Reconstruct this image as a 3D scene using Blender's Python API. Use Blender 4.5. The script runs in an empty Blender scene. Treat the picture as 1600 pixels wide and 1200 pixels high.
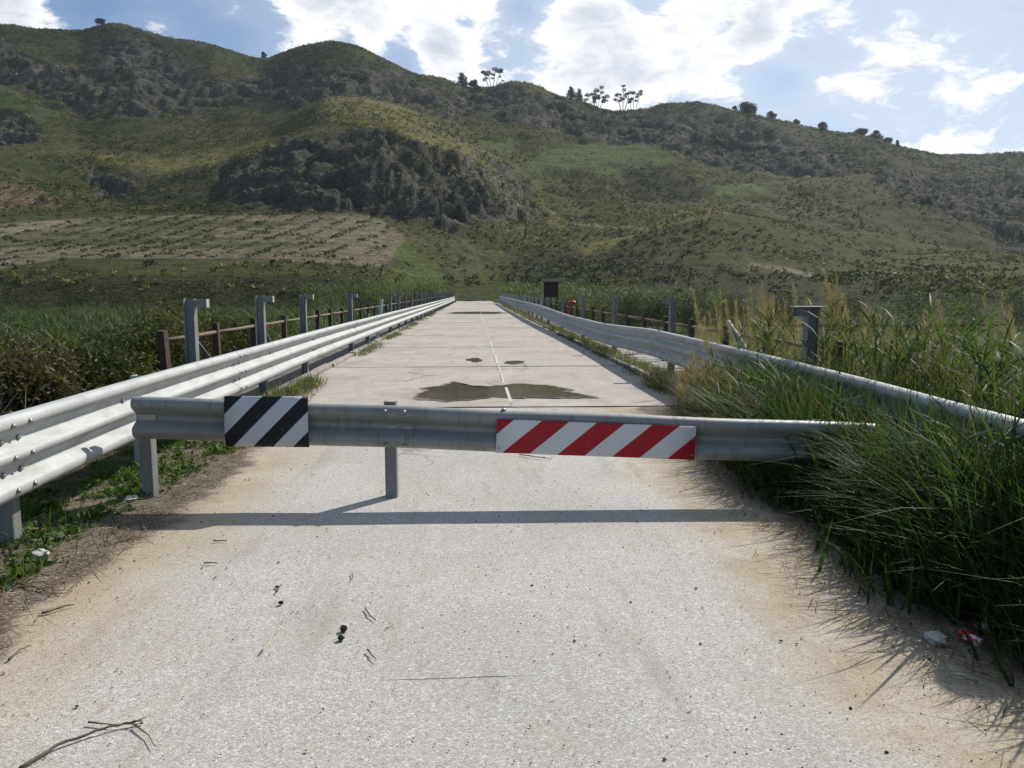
import bpy, math, random
import numpy as np
from mathutils import Vector, Matrix

random.seed(7)
rng = np.random.default_rng(11)
R = math.radians
sc = bpy.context.scene
col = sc.collection

# ------------------------------------------------------------------ camera
FPX, CAMZ, HOR = 1200.0, 1.53, 455.0          # focal length in photo pixels, eye height, horizon row
PITCH = math.atan((600 - HOR) / FPX)
YAW = math.atan(60 / FPX)
cd = bpy.data.cameras.new('camera')
cam = bpy.data.objects.new('camera', cd)
col.objects.link(cam)
cd.sensor_fit = 'HORIZONTAL'
cd.sensor_width = 36
cd.lens = 36 * FPX / 1600
cd.clip_start = 0.05
cd.clip_end = 8000
cam.location = (0, 0, CAMZ)
cam.rotation_euler = (math.pi / 2 - PITCH, 0, -YAW)
sc.camera = cam

# ------------------------------------------------------------------ sun, sky, exposure
SUN_AZ, SUN_EL = R(43), R(41)                 # clockwise from +Y (the road's direction)
sd = bpy.data.lights.new('sun', 'SUN')
sd.energy = 5.0
sd.angle = R(0.53)
sd.color = (1.0, 0.95, 0.87)
sun = bpy.data.objects.new('sun', sd)
col.objects.link(sun)
sdir = Vector((math.sin(SUN_AZ) * math.cos(SUN_EL), math.cos(SUN_AZ) * math.cos(SUN_EL), math.sin(SUN_EL)))
sun.rotation_euler = sdir.to_track_quat('Z', 'Y').to_euler()
sc.view_settings.view_transform = 'Standard'
sc.view_settings.look = 'None'
sc.view_settings.gamma = 1
sc.view_settings.exposure = 0.1
sc.view_settings.use_curve_mapping = False
sc.cycles.max_bounces = 6
sc.cycles.diffuse_bounces = 3
sc.cycles.transparent_max_bounces = 8
sc.cycles.volume_bounces = 0
sc.cycles.volume_step_rate = 1


class NT:
    """small helper around a node tree"""
    def __init__(self, tree):
        self.t = tree
        self.n = tree.nodes
        self.n.clear()

    def new(self, typ, ins=None, **kw):
        nd = self.n.new(typ)
        for k, v in kw.items():
            setattr(nd, k, v)
        for k, v in (ins or {}).items():
            self.set(nd.inputs[k], v)
        return nd

    def set(self, sock, v):
        if isinstance(v, bpy.types.NodeSocket):
            self.t.links.new(v, sock)
        elif isinstance(v, (tuple, list)) and len(v) == 3 and sock.type == 'RGBA':
            sock.default_value = (*v, 1)
        else:
            sock.default_value = v

    def m(self, op, a, b=0.0, c=None, clamp=False):
        nd = self.n.new('ShaderNodeMath')
        nd.operation = op
        nd.use_clamp = clamp
        self.set(nd.inputs[0], a)
        self.set(nd.inputs[1], b)
        if c is not None:
            self.set(nd.inputs[2], c)
        return nd.outputs[0]

    def mix(self, f, a, b, mode='MIX'):
        nd = self.n.new('ShaderNodeMix')
        nd.data_type = 'RGBA'
        nd.blend_type = mode
        self.set(nd.inputs[0], f)
        self.set(nd.inputs[6], a)
        self.set(nd.inputs[7], b)
        return nd.outputs[2]

    def ramp(self, v, lo, hi, a=0.0, b=1.0):
        nd = self.n.new('ShaderNodeMapRange')
        nd.interpolation_type = 'SMOOTHSTEP'
        self.set(nd.inputs[0], v)
        nd.inputs[1].default_value, nd.inputs[2].default_value = lo, hi
        nd.inputs[3].default_value, nd.inputs[4].default_value = a, b
        return nd.outputs[0]

    def noise(self, vec, scale, detail=4, rough=0.55, out=0):
        nd = self.n.new('ShaderNodeTexNoise')
        if vec is not None:
            self.set(nd.inputs['Vector'], vec)
        nd.inputs['Scale'].default_value = scale
        nd.inputs['Detail'].default_value = detail
        nd.inputs['Roughness'].default_value = rough
        return nd.outputs[out]


w = bpy.data.worlds.new('World')
sc.world = w
w.use_nodes = True
T = NT(w.node_tree)
sky = T.new('ShaderNodeTexSky', sky_type='NISHITA', sun_disc=False, sun_elevation=SUN_EL, sun_rotation=SUN_AZ,
            air_density=1.0, dust_density=0.5, ozone_density=1.6, altitude=200)
tc = T.new('ShaderNodeTexCoord').outputs['Generated']
sx = T.new('ShaderNodeSeparateXYZ', {0: tc})
az = T.m('ARCTAN2', sx.outputs[0], sx.outputs[1])
el = T.m('ARCSINE', sx.outputs[2])
cvec = T.new('ShaderNodeCombineXYZ', {0: sx.outputs[0], 1: sx.outputs[1], 2: T.m('MULTIPLY', sx.outputs[2], 1.9)}).outputs[0]
warp = T.noise(cvec, 5.0, 3, 0.5, 1)
wv = T.new('ShaderNodeVectorMath', {0: cvec, 1: T.new('ShaderNodeVectorMath', {0: warp, 1: (0.13, 0.13, 0.13)}, operation='MULTIPLY').outputs[0]}, operation='ADD').outputs[0]
n1 = T.noise(wv, 6.0, 6, 0.6)
n2 = T.noise(wv, 13.0, 6, 0.62)


def angles(px, py):
    x, y = (px - 800) / FPX, -(py - 600) / FPX
    fy = math.cos(PITCH) + y * math.sin(PITCH)
    fz = -math.sin(PITCH) + y * math.cos(PITCH)
    X, Y = x * math.cos(YAW) + fy * math.sin(YAW), -x * math.sin(YAW) + fy * math.cos(YAW)
    return math.atan2(X, Y), math.atan2(fz, math.hypot(X, Y))


# cloud banks and gaps of that afternoon: (bearing/elevation via photo position, half sizes in pixels, weight)
banks = [(900, 110, 130, 70, 0.145), (690, 85, 70, 55, 0.145), (520, 5, 190, 55, 0.19), (1080, 75, 170, 90, 0.135), (1290, 150, 90, 30, 0.11),
         (15, 12, 70, 45, 0.215), (245, 42, 42, 20, 0.265), (455, 80, 45, 20, 0.195), (1500, 190, 200, 60, 0.03), (1485, 132, 26, 20, 0.12),
         (1590, 124, 30, 10, 0.14), (1400, 60, 60, 40, 0.10), (930, 20, 60, 25, 0.125), (1430, 235, 90, 16, 0.13), (1210, 25, 70, 35, 0.165),
         (330, 62, 120, 45, -.20), (160, 18, 60, 36, -.18), (820, 10, 40, 26, -.16), (1215, 140, 40, 24, -.22), (628, 75, 26, 36, -.14), (1570, 60, 90, 50, -.06), (1340, 210, 90, 40, -.10)]
dens = T.m('MULTIPLY_ADD', n2, 0.55, T.m('MULTIPLY', n1, 0.45))
for px, py, rx, ry, wt in banks:
    a0, e0 = angles(px, py)
    qa = T.m('DIVIDE', T.m('SUBTRACT', az, a0), rx / FPX)
    qe = T.m('DIVIDE', T.m('SUBTRACT', el, e0), ry / FPX)
    g = T.m('POWER', 2.718, T.m('MULTIPLY', T.m('MULTIPLY_ADD', qa, qa, T.m('MULTIPLY', qe, qe)), -1.0))
    dens = T.m('MULTIPLY_ADD', g, wt, dens)
cover = T.ramp(dens, 0.545, 0.63)
sdot = T.new('ShaderNodeVectorMath', {0: tc, 1: tuple(sdir)}, operation='DOT_PRODUCT').outputs['Value']
veil = T.m('MULTIPLY', T.ramp(sdot, .30, .97, 0.05, 0.95), T.ramp(dens, 0.25, 0.6, .45, 1.0))
thick = T.ramp(T.m('MULTIPLY_ADD', T.m('SUBTRACT', n2, .5), -0.30, dens), 0.62, 0.77)
CW = 15.2
ccol = T.mix(thick, (CW, CW, CW * 1.01), (CW * .58, CW * .63, CW * .72))
glow = T.mix(veil, T.mix(1.0, sky.outputs[0], (1.0, 1.25, 1.45), 'MULTIPLY'), (CW * .62, CW * .70, CW * .83))
final = T.mix(cover, glow, ccol)
bg = T.new('ShaderNodeBackground', {'Color': final, 'Strength': 0.066})
w.cycles.sampling_method = 'MANUAL'
w.cycles.sample_map_resolution = 512
T.t.links.new(bg.outputs[0], T.new('ShaderNodeOutputWorld').inputs[0])


# ------------------------------------------------------------------ survey helpers
def ray(px, py):
    x, y = (px - 800) / FPX, -(py - 600) / FPX
    fy = math.cos(PITCH) + y * math.sin(PITCH)
    fz = -math.sin(PITCH) + y * math.cos(PITCH)
    return x * math.cos(YAW) + fy * math.sin(YAW), -x * math.sin(YAW) + fy * math.cos(YAW), fz


def gp(px, py, z=0.0):
    r = ray(px, py)
    t = (z - CAMZ) / r[2]
    return Vector((r[0] * t, r[1] * t, z))


def at(px, py, Y):
    r = ray(px, py)
    t = Y / r[1]
    return Vector((r[0] * t, Y, CAMZ + r[2] * t))


# ------------------------------------------------------------------ mesh helpers
def tag(o, label=None, cat=None, group=None, kind=None):
    if label: o['label'] = label
    if cat: o['category'] = cat
    if group: o['group'] = group
    if kind: o['kind'] = kind
    return o


def link(o, parent=None):
    col.objects.link(o)
    if parent is not None:
        o.parent = parent
    return o


def empty(name, loc=(0, 0, 0), rz=0.0):
    o = bpy.data.objects.new(name, None)
    o.location = loc
    o.rotation_euler = (0, 0, rz)
    o.empty_display_size = 0.1
    return link(o)


class MB:
    def __init__(self):
        self.v, self.f, self.mi = [], [], []

    def add(self, vs, fs, mi=0):
        b = len(self.v)
        self.v += [tuple(v) for v in vs]
        self.f += [tuple(i + b for i in f) for f in fs]
        self.mi += [mi] * len(fs)
        return self

    def box(self, c, s, rot=None, mi=0, taper=1.0):
        vs = []
        for k in (-1, 1):
            for i, j in ((-1, -1), (1, -1), (1, 1), (-1, 1)):
                tp = taper if k > 0 else 1
                p = Vector((i * s[0] / 2 * tp, j * s[1] / 2 * tp, k * s[2] / 2))
                if rot is not None:
                    p = rot @ p
                vs.append(p + Vector(c))
        return self.add(vs, [(3, 2, 1, 0), (4, 5, 6, 7), (0, 1, 5, 4), (1, 2, 6, 5), (2, 3, 7, 6), (3, 0, 4, 7)], mi)

    def bar(self, a, b, wx, wy, mi=0):
        a, b = Vector(a), Vector(b)
        d = b - a
        q = d.to_track_quat('Z', 'Y').to_matrix()
        return self.box((a + b) / 2, (wx, wy, d.length), q, mi)

    def tube(self, pts, rad, n=8, mi=0, cap=True):
        pts = [Vector(p) for p in pts]
        if not hasattr(rad, '__len__'):
            rad = [rad] * len(pts)
        vs, fs = [], []
        up = Vector((0.13, 0.27, 0.95)).normalized()
        for i, p in enumerate(pts):
            d = (pts[min(i + 1, len(pts) - 1)] - pts[max(i - 1, 0)]).normalized()
            if abs(d.dot(up)) > .97:
                up = Vector((1, 0.2, 0)).normalized()
            u = d.cross(up).normalized()
            v = u.cross(d)
            for k in range(n):
                a = 2 * math.pi * k / n
                vs.append(p + (u * math.cos(a) + v * math.sin(a)) * rad[i])
        for i in range(len(pts) - 1):
            for k in range(n):
                fs.append((i * n + k, i * n + (k + 1) % n, (i + 1) * n + (k + 1) % n, (i + 1) * n + k))
        if cap:
            fs.append(tuple(range(n))[::-1])
            fs.append(tuple(range((len(pts) - 1) * n, len(pts) * n)))
        return self.add(vs, fs, mi)

    def mesh(self, name, mats, smooth=False, bevel=0):
        me = bpy.data.meshes.new(name)
        me.from_pydata(self.v, [], self.f)
        for m in (mats if isinstance(mats, (list, tuple)) else [mats]):
            me.materials.append(m)
        if any(self.mi):
            me.polygons.foreach_set('material_index', self.mi)
        if smooth:
            me.polygons.foreach_set('use_smooth', [True] * len(self.f))
        me.update()
        return me

    def build(self, name, mats, parent=None, smooth=False, bevel=0):
        o = bpy.data.objects.new(name, self.mesh(name, mats, smooth))
        link(o, parent)
        if bevel:
            b = o.modifiers.new('bevel', 'BEVEL')
            b.width = bevel
            b.segments = 2
            b.limit_method = 'ANGLE'
        return o


def np_obj(name, V, F, mat, C=None, parent=None, smooth=False):
    me = bpy.data.meshes.new(name)
    V = np.asarray(V, np.float32)
    F = np.asarray(F, np.int32)
    me.vertices.add(len(V))
    me.vertices.foreach_set('co', V.ravel())
    k = F.shape[1]
    me.loops.add(F.size)
    me.loops.foreach_set('vertex_index', F.ravel())
    me.polygons.add(len(F))
    me.polygons.foreach_set('loop_start', np.arange(0, F.size, k, dtype=np.int32))
    me.polygons.foreach_set('loop_total', np.full(len(F), k, np.int32))
    if smooth:
        me.polygons.foreach_set('use_smooth', np.ones(len(F), bool))
    if C is not None:
        at_ = me.attributes.new('Col', 'FLOAT_COLOR', 'POINT')
        cc = np.ones((len(V), 4), np.float32)
        cc[:, :3] = C
        at_.data.foreach_set('color', cc.ravel())
    me.materials.append(mat)
    me.update(calc_edges=True)
    me.validate()
    o = bpy.data.objects.new(name, me)
    return link(o, parent)


def strips(root, ang, L, lean, bend, width, seg=4, colr=None, tipcol=None, twist=None, vs=1.0):
    """curved tapering grass blades; every argument an array of N"""
    N = len(L)
    t = np.linspace(0, 1, seg + 1)[None, :]
    Lc = L[:, None]
    hor = (lean[:, None] * t + bend[:, None] * t ** 2)
    ver = t - 0.62 * np.abs(bend[:, None]) * t ** 2.2 - 0.15 * np.abs(lean[:, None]) * t
    d = np.stack([np.cos(ang), np.sin(ang), 0 * ang], 1)
    P = root[:, None, :] + d[:, None, :] * (hor * Lc)[:, :, None]
    P[:, :, 2] += ver * Lc * vs
    ta = ang + np.pi / 2 + (twist if twist is not None else rng.normal(0, .6, N))
    s = np.stack([np.cos(ta), np.sin(ta), 0 * ta], 1)
    prof = np.clip(1.0 - t ** 1.8, 0.04, 1) * np.clip(0.55 + t * 2, 0, 1)
    W = (width[:, None] * prof)[:, :, None] * s[:, None, :] * 0.5
    V = np.stack([P - W, P + W], 2).reshape(-1, 3)
    b = (np.arange(N) * (seg + 1) * 2)[:, None] + (np.arange(seg) * 2)[None, :]
    F = np.stack([b, b + 1, b + 3, b + 2], 2).reshape(-1, 4)
    if colr is None:
        return V, F, None
    if tipcol is None:
        tipcol = colr
    C = colr[:, None, :] * (1 - t[:, :, None]) + tipcol[:, None, :] * t[:, :, None]
    C = np.repeat(C[:, :, None, :], 2, 2).reshape(-1, 3)
    return V, F, C


def leafquads(P, size, colr, flat=0.0, asp=2.2):
    N = len(P)
    a = rng.normal(size=(N, 3))
    a[:, 2] *= 1 - flat
    a /= np.linalg.norm(a, axis=1)[:, None]
    b = rng.normal(size=(N, 3))
    b -= a * (a * b).sum(1)[:, None]
    b /= np.linalg.norm(b, axis=1)[:, None]
    s = np.asarray(size)
    s = (np.full(N, s) if s.ndim == 0 else s)[:, None] * rng.uniform(.65, 1.35, (N, 1))
    A, B = a * s * 0.5, b * s * 0.5 / asp
    V = np.stack([P - A, P - A * .1 + B, P + A, P - A * .1 - B], 1).reshape(-1, 3)
    F = np.arange(N * 4).reshape(N, 4)
    return V, F, np.repeat(colr, 4, 0)


def merge(parts):
    V, F, C, b = [], [], [], 0
    for v, f, c in parts:
        V.append(v); F.append(f + b); C.append(c)
        b += len(v)
    return np.concatenate(V), np.concatenate(F), np.concatenate(C)


def tint(base, N, var=.25, hue=.08):
    c = np.asarray(base)[None, :] * rng.uniform(1 - var, 1 + var, (N, 1))
    return np.clip(c * (1 + rng.normal(0, hue, (N, 3))), 0.002, 1)


def vnoise(P, freq, seed=0, octs=4, ridged=False):
    """value-gradient noise on 2D points, numpy"""
    out = np.zeros(len(P))
    amp, tot = 1.0, 0.0
    r = np.random.default_rng(seed)
    tab = r.uniform(-1, 1, (256, 256))
    for o in range(octs):
        ca_, sa_ = math.cos(.65 * o + .4), math.sin(.65 * o + .4)
        q = np.stack([P[:, 0] * ca_ - P[:, 1] * sa_, P[:, 0] * sa_ + P[:, 1] * ca_], 1) * freq + o * 17.3
        i = np.floor(q).astype(int)
        f = q - i
        f = f * f * (3 - 2 * f)
        g = lambda a, b: tab[(i[:, 0] + a) & 255, (i[:, 1] + b) & 255]
        v = (g(0, 0) * (1 - f[:, 0]) + g(1, 0) * f[:, 0]) * (1 - f[:, 1]) + (g(0, 1) * (1 - f[:, 0]) + g(1, 1) * f[:, 0]) * f[:, 1]
        if ridged:
            v = 1 - 2 * np.abs(v)
        out += v * amp
        tot += amp
        amp *= .5
        freq *= 2.03
    return out / tot


# ------------------------------------------------------------------ materials
def mat(name):
    m = bpy.data.materials.new(name)
    m.use_nodes = True
    return m, NT(m.node_tree)


def finish(m, t, shader):
    t.t.links.new(shader, t.new('ShaderNodeOutputMaterial').inputs[0])
    return m


def bump(t, h, s=.5, d=.02):
    return t.new('ShaderNodeBump', {'Height': h, 'Strength': s, 'Distance': d}).outputs[0]


def pos(t):
    return t.new('ShaderNodeNewGeometry').outputs['Position']


def m_leaf(name, trans=.4, rough=.45, spec=.25, bright=1.0):
    m, t = mat(name)
    a = t.new('ShaderNodeAttribute', attribute_name='Col').outputs['Color']
    p = t.new('ShaderNodeBsdfPrincipled', {'Base Color': a, 'Roughness': rough, 'Specular IOR Level': spec})
    tr = t.new('ShaderNodeBsdfTranslucent', {'Color': t.mix(1.0, a, (1.25, 1.3, .6), 'MULTIPLY')})
    mx = t.new('ShaderNodeMixShader', {0: trans, 1: p.outputs[0], 2: tr.outputs[0]})
    return finish(m, t, mx.outputs[0])


def m_galv(name, base=(.42, .44, .45), dirt=(.26, .25, .22), rough=.5, metal=.35, dirtlev=.5):
    m, t = mat(name)
    g = pos(t)
    n = t.noise(g, 3.0, 6, .6)
    st = t.new('ShaderNodeVectorMath', {0: g, 1: (9, 1.2, 2.0)}, operation='MULTIPLY').outputs[0]
    n2_ = t.noise(st, 2.2, 5, .65)
    fine = t.noise(g, 60, 3, .6)
    c = t.mix(t.ramp(n, .38, .68), base, tuple(b * .8 for b in base))
    c = t.mix(t.m('MULTIPLY', t.ramp(n2_, .5, .72), dirtlev), c, dirt)
    c = t.mix(t.ramp(fine, .35, .7, 0, .22), c, tuple(b * .6 for b in base))
    p = t.new('ShaderNodeBsdfPrincipled', {'Base Color': c, 'Metallic': metal, 'Roughness': t.ramp(n2_, .3, .7, rough - .1, rough + .15),
                                           'Normal': bump(t, n, .12, .02)})
    return finish(m, t, p.outputs[0])


def m_plain(name, c, rough=.7, metal=0.0, var=.25, scale=8.0, c2=None, bmp=.2):
    m, t = mat(name)
    g = pos(t)
    n = t.noise(g, scale, 6, .62)
    cc = t.mix(t.ramp(n, .35, .68), c, c2 or tuple(x * (1 - var) for x in c))
    cc = t.mix(t.ramp(t.noise(g, scale * 9, 3), .4, .75, 0, var), cc, tuple(x * .45 for x in c))
    p = t.new('ShaderNodeBsdfPrincipled', {'Base Color': cc, 'Metallic': metal, 'Roughness': rough, 'Normal': bump(t, n, bmp, .02)})
    return finish(m, t, p.outputs[0])


def m_stripes(name, ca, cb, period, slope, off, rough=.5):
    m, t = mat(name)
    o = t.new('ShaderNodeTexCoord').outputs['Object']
    s = t.new('ShaderNodeSeparateXYZ', {0: o})
    v = t.m('SUBTRACT', t.m('ADD', s.outputs[0], off), t.m('MULTIPLY', s.outputs[2], slope))
    fr = t.m('FRACT', t.m('DIVIDE', v, period))
    f = t.m('GREATER_THAN', fr, .5)
    g = pos(t)
    n = t.noise(g, 14, 6, .6)
    c = t.mix(f, ca, cb)
    c = t.mix(t.ramp(n, .52, .8, 0, .16), c, (.26, .24, .21))
    sp = t.new('ShaderNodeTexVoronoi', {'Vector': g, 'Scale': 26.0}).outputs['Distance']
    c = t.mix(t.ramp(sp, .05, .085, .7, 0.0), c, (.09, .07, .05))
    p = t.new('ShaderNodeBsdfPrincipled', {'Base Color': c, 'Roughness': t.ramp(n, .3, .7, rough, rough + .2), 'Specular IOR Level': .25,
                                           'Normal': bump(t, t.noise(g, 6, 3), .12, .03)})
    return finish(m, t, p.outputs[0])


M = {}
M['galv'] = m_galv('galvanised_steel', (.43, .445, .435), (.33, .31, .26), .6, .08, .5)
M['galv_dull'] = m_galv('weathered_galvanised_steel', (.27, .275, .26), (.15, .145, .12), .5, .2, .75)
M['galv_post'] = m_galv('galvanised_post_steel', (.235, .24, .24), (.15, .14, .125), .55, .15, .65)
M['bolt'] = m_plain('bolt_steel', (.33, .33, .32), .4, .6)
M['rust'] = m_plain('rusty_brown_steel', (.052, .029, .022), .8, .05, .4, 14, (.085, .045, .032))
M['pipe_rust'] = m_plain('rusty_pipe_steel', (.13, .075, .06), .75, .05, .4, 10, (.19, .125, .105))
M['redpipe'] = m_plain('red_pipe_paint', (.42, .06, .05), .45, 0, .3, 6)
M['wood'] = m_plain('dark_stained_wood', (.045, .025, .016), .75, 0, .4, 9)
M['grey_wood'] = m_plain('greyed_timber', (.19, .18, .17), .8, 0, .4, 9)
M['bark'] = m_plain('bark', (.15, .125, .10), .9, 0, .4, 4)
M['twig'] = m_plain('dry_twig_bark', (.16, .12, .085), .85, 0, .4, 40)
M['pale_twig'] = m_plain('pale_dry_stalk', (.50, .43, .31), .8, 0, .3, 40)
M['dung'] = m_plain('dark_dung', (.035, .028, .018), .95, 0, .5, 60, bmp=.8)
M['stone'] = m_plain('pale_limestone', (.50, .47, .43), .9, 0, .35, 12, bmp=.6)
M['leaf'] = m_leaf('green_leaves', .42, .58, .18)
M['leaf_dull'] = m_leaf('dull_leaves', .25, .6, .1)
M['straw'] = m_leaf('dry_straw', .4, .6, .2)
M['bw'] = m_stripes('black_white_reflective_sheet', (.014, .015, .02), (.52, .53, .56), .290, 1.0, .095)
M['rw'] = m_stripes('red_white_reflective_sheet', (.40, .018, .025), (.70, .69, .67), .400, 1.13, .355)


def m_can():
    m, t = mat('printed_red_can')
    o = t.new('ShaderNodeTexCoord').outputs['Object']
    n = t.noise(o, 30, 3)
    c = t.mix(t.ramp(n, .5, .6), (.50, .03, .04), (.75, .7, .68))
    return finish(m, t, t.new('ShaderNodeBsdfPrincipled', {'Base Color': c, 'Roughness': .3, 'Metallic': .3}).outputs[0])


M['can'] = m_can()


def road_material(name, deck=False):
    m, t = mat(name)
    g = pos(t)
    s = t.new('ShaderNodeSeparateXYZ', {0: g})
    big = t.noise(g, .55, 5, .6)
    med = t.noise(g, 2.6, 6, .65)
    edge = t.noise(g, .9, 6, .6)
    v1 = t.new('ShaderNodeTexVoronoi', {'Vector': g, 'Scale': 130.0 if not deck else 70.0})
    v2 = t.new('ShaderNodeTexVoronoi', {'Vector': g, 'Scale': 38.0})
    chips = t.new('ShaderNodeSeparateColor', {0: v1.outputs['Color']}).outputs[0]
    fine = t.noise(g, 210, 2, .7)
    if deck:
        base = t.mix(t.ramp(big, .35, .65), (.385, .345, .310), (.445, .402, .360))
        base = t.mix(t.ramp(med, .42, .66, 0, .45), base, (.27, .24, .21))
        base = t.mix(t.ramp(t.noise(g, 7, 6, .7), .52, .68, 0, .4), base, (.30, .27, .235))
        base = t.mix(t.ramp(chips, .0, .8, .35, 0), base, (.35, .32, .29))
    else:
        base = t.mix(t.ramp(big, .35, .65), (.48, .46, .425), (.41, .395, .37))
        base = t.mix(t.ramp(chips, .0, .6, .6, 0), base, (.25, .23, .205))
        base = t.mix(t.ramp(chips, .86, .93, 0, .5), base, (.72, .71, .68))
    # dark pits between the stones
    pit = t.m('MULTIPLY', t.ramp(t.noise(g, 85, 5, .75), .55, .66), .6 if not deck else .35)
    base = t.mix(pit, base, (.18, .165, .145))
    # blackened worn lengthwise patches
    lw = t.new('ShaderNodeVectorMath', {0: g, 1: (2.2, .35, 1)}, operation='MULTIPLY').outputs[0]
    base = t.mix(t.ramp(t.noise(lw, 1.4, 6, .65), .52, .70, 0, .5), base, (.27, .24, .205))
    # narrow lengthwise tyre and drip marks, and small rusty blots
    tv = t.new('ShaderNodeVectorMath', {0: g, 1: (5.5, .45, 1)}, operation='MULTIPLY').outputs[0]
    base = t.mix(t.ramp(t.noise(tv, 1.1, 7, .7), .57, .68, 0, .45), base, (.33, .27, .205))
    base = t.mix(t.ramp(t.noise(g, 3.1, 6, .7), .63, .72, 0, .5), base, (.31, .235, .16))
    # cracks
    wv_ = t.new('ShaderNodeVectorMath', {0: g, 1: t.new('ShaderNodeVectorMath', {0: t.noise(g, 1.7, 5, .6, 1), 1: (.7, .7, 0)}, operation='MULTIPLY').outputs[0]}, operation='ADD').outputs[0]
    ck = t.new('ShaderNodeTexVoronoi', {'Vector': wv_, 'Scale': .55 if deck else .4}, feature='DISTANCE_TO_EDGE').outputs['Distance']
    ck = t.m('MULTIPLY', t.ramp(ck, .004, .016 if deck else .010, 1, 0), t.ramp(t.noise(g, .5, 2), .50, .60, 0, .75 if deck else .5))
    base = t.mix(ck, base, (.10, .085, .07))
    # washed-in clay
    clay = t.m('MULTIPLY', t.ramp(t.noise(g, 1.15 if not deck else .6, 7, .66), .50, .64), .20 if not deck else .6)
    base = t.mix(clay, base, (.37, .29, .20) if not deck else (.30, .25, .20))
    if not deck:
        cx = t.m('ADD', s.outputs[0], t.m('MULTIPLY', t.m('SUBTRACT', edge, .5), 1.1))
        cx = t.m('ADD', cx, t.m('MULTIPLY', t.m('SUBTRACT', med, .5), .35))
        # left verge: yellow sand then dark soil;  right verge: sand
        sandL = t.m('MULTIPLY', t.ramp(cx, -1.95, -1.25, 1, 0), t.ramp(big, .3, .6, .6, 1))
        dirtL = t.ramp(cx, -2.14, -1.97, 1, 0)
        sandR = t.m('MULTIPLY', t.ramp(cx, 1.2, 1.7, 0, 1), t.ramp(med, .3, .55, .5, 1))
        dirtR = t.ramp(cx, 2.05, 2.3, 0, 1)
        sand = t.mix(t.ramp(med, .3, .7), (.43, .36, .245), (.34, .265, .175))
        soil = t.mix(t.ramp(t.noise(g, 9, 6, .7), .3, .7), (.085, .066, .047), (.15, .12, .088))
        soil = t.mix(t.ramp(chips, .88, .95, 0, .8), soil, (.45, .41, .35))
        base = t.mix(t.m('MULTIPLY', t.m('MAXIMUM', sandL, sandR), t.ramp(fine, .2, .7, 1, .72)), base, sand)
        base = t.mix(t.m('MAXIMUM', dirtL, dirtR), base, soil)
    if not deck:
        base = t.mix(t.m('MULTIPLY', t.ramp(chips, .0, .35, .5, 0), t.m('MAXIMUM', sandL, sandR)), base, (.20, .155, .10))
        base = t.mix(t.m('MULTIPLY', pit, .8), base, (.17, .14, .11))
        ln = t.m('ABSOLUTE', t.m('SUBTRACT', t.m('ADD', s.outputs[1], t.m('MULTIPLY', t.noise(g, 9, 3), .03)), 2.93))
        lx = t.m('MULTIPLY', t.ramp(s.outputs[0], -.45, -.25, 0, 1), t.ramp(s.outputs[0], .10, .30, 1, 0))
        base = t.mix(t.m('MULTIPLY', t.m('MULTIPLY', t.ramp(ln, .002, .007, 1, 0), lx), .8), base, (.07, .065, .06))
    hgt = t.m('ADD', t.m('MULTIPLY', v1.outputs['Distance'], -.7), t.m('ADD', t.m('MULTIPLY', fine, .4), t.m('MULTIPLY', t.noise(g, 85, 5, .75), -1.2)))
    p = t.new('ShaderNodeBsdfPrincipled', {'Base Color': base, 'Roughness': .88, 'Specular IOR Level': .25,
                                           'Normal': bump(t, hgt, .55 if not deck else .25, .006)})
    return finish(m, t, p.outputs[0])


M['road'] = road_material('chip_seal_road')
M['deck'] = road_material('worn_concrete_deck', True)
M['kerb'] = m_plain('old_concrete', (.36, .33, .29), .9, 0, .35, 5, bmp=.5)
M['darkconc'] = m_plain('stained_concrete', (.16, .14, .12), .9, 0, .4, 4, bmp=.5)
M['mortar'] = m_plain('pale_mortar', (.56, .52, .48), .9, 0, .2, 6)


def m_puddle():
    m, t = mat('muddy_water')
    g = pos(t)
    c = t.mix(t.ramp(t.noise(g, 1.2, 4), .35, .65), (.085, .071, .052), (.12, .10, .075))
    p = t.new('ShaderNodeBsdfPrincipled', {'Base Color': c, 'Roughness': .05, 'IOR': 1.33, 'Normal': bump(t, t.noise(g, 20, 2), .02, .01)})
    damp = t.new('ShaderNodeBsdfPrincipled', {'Base Color': (.20, .165, .125), 'Roughness': .6})
    dep = t.new('ShaderNodeSeparateColor', {0: t.new('ShaderNodeAttribute', attribute_name='Col').outputs['Color']}).outputs[0]
    dep = t.m('ADD', dep, t.m('MULTIPLY', t.m('SUBTRACT', t.noise(g, 3.5, 6, .65), .5), 1.5))
    film = t.new('ShaderNodeMixShader', {0: t.ramp(dep, .12, .42), 1: t.new('ShaderNodeBsdfTransparent').outputs[0], 2: damp.outputs[0]})
    mx = t.new('ShaderNodeMixShader', {0: t.ramp(dep, .40, .50), 1: film.outputs[0], 2: p.outputs[0]})
    return finish(m, t, mx.outputs[0])


M['water'] = m_puddle()


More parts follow.
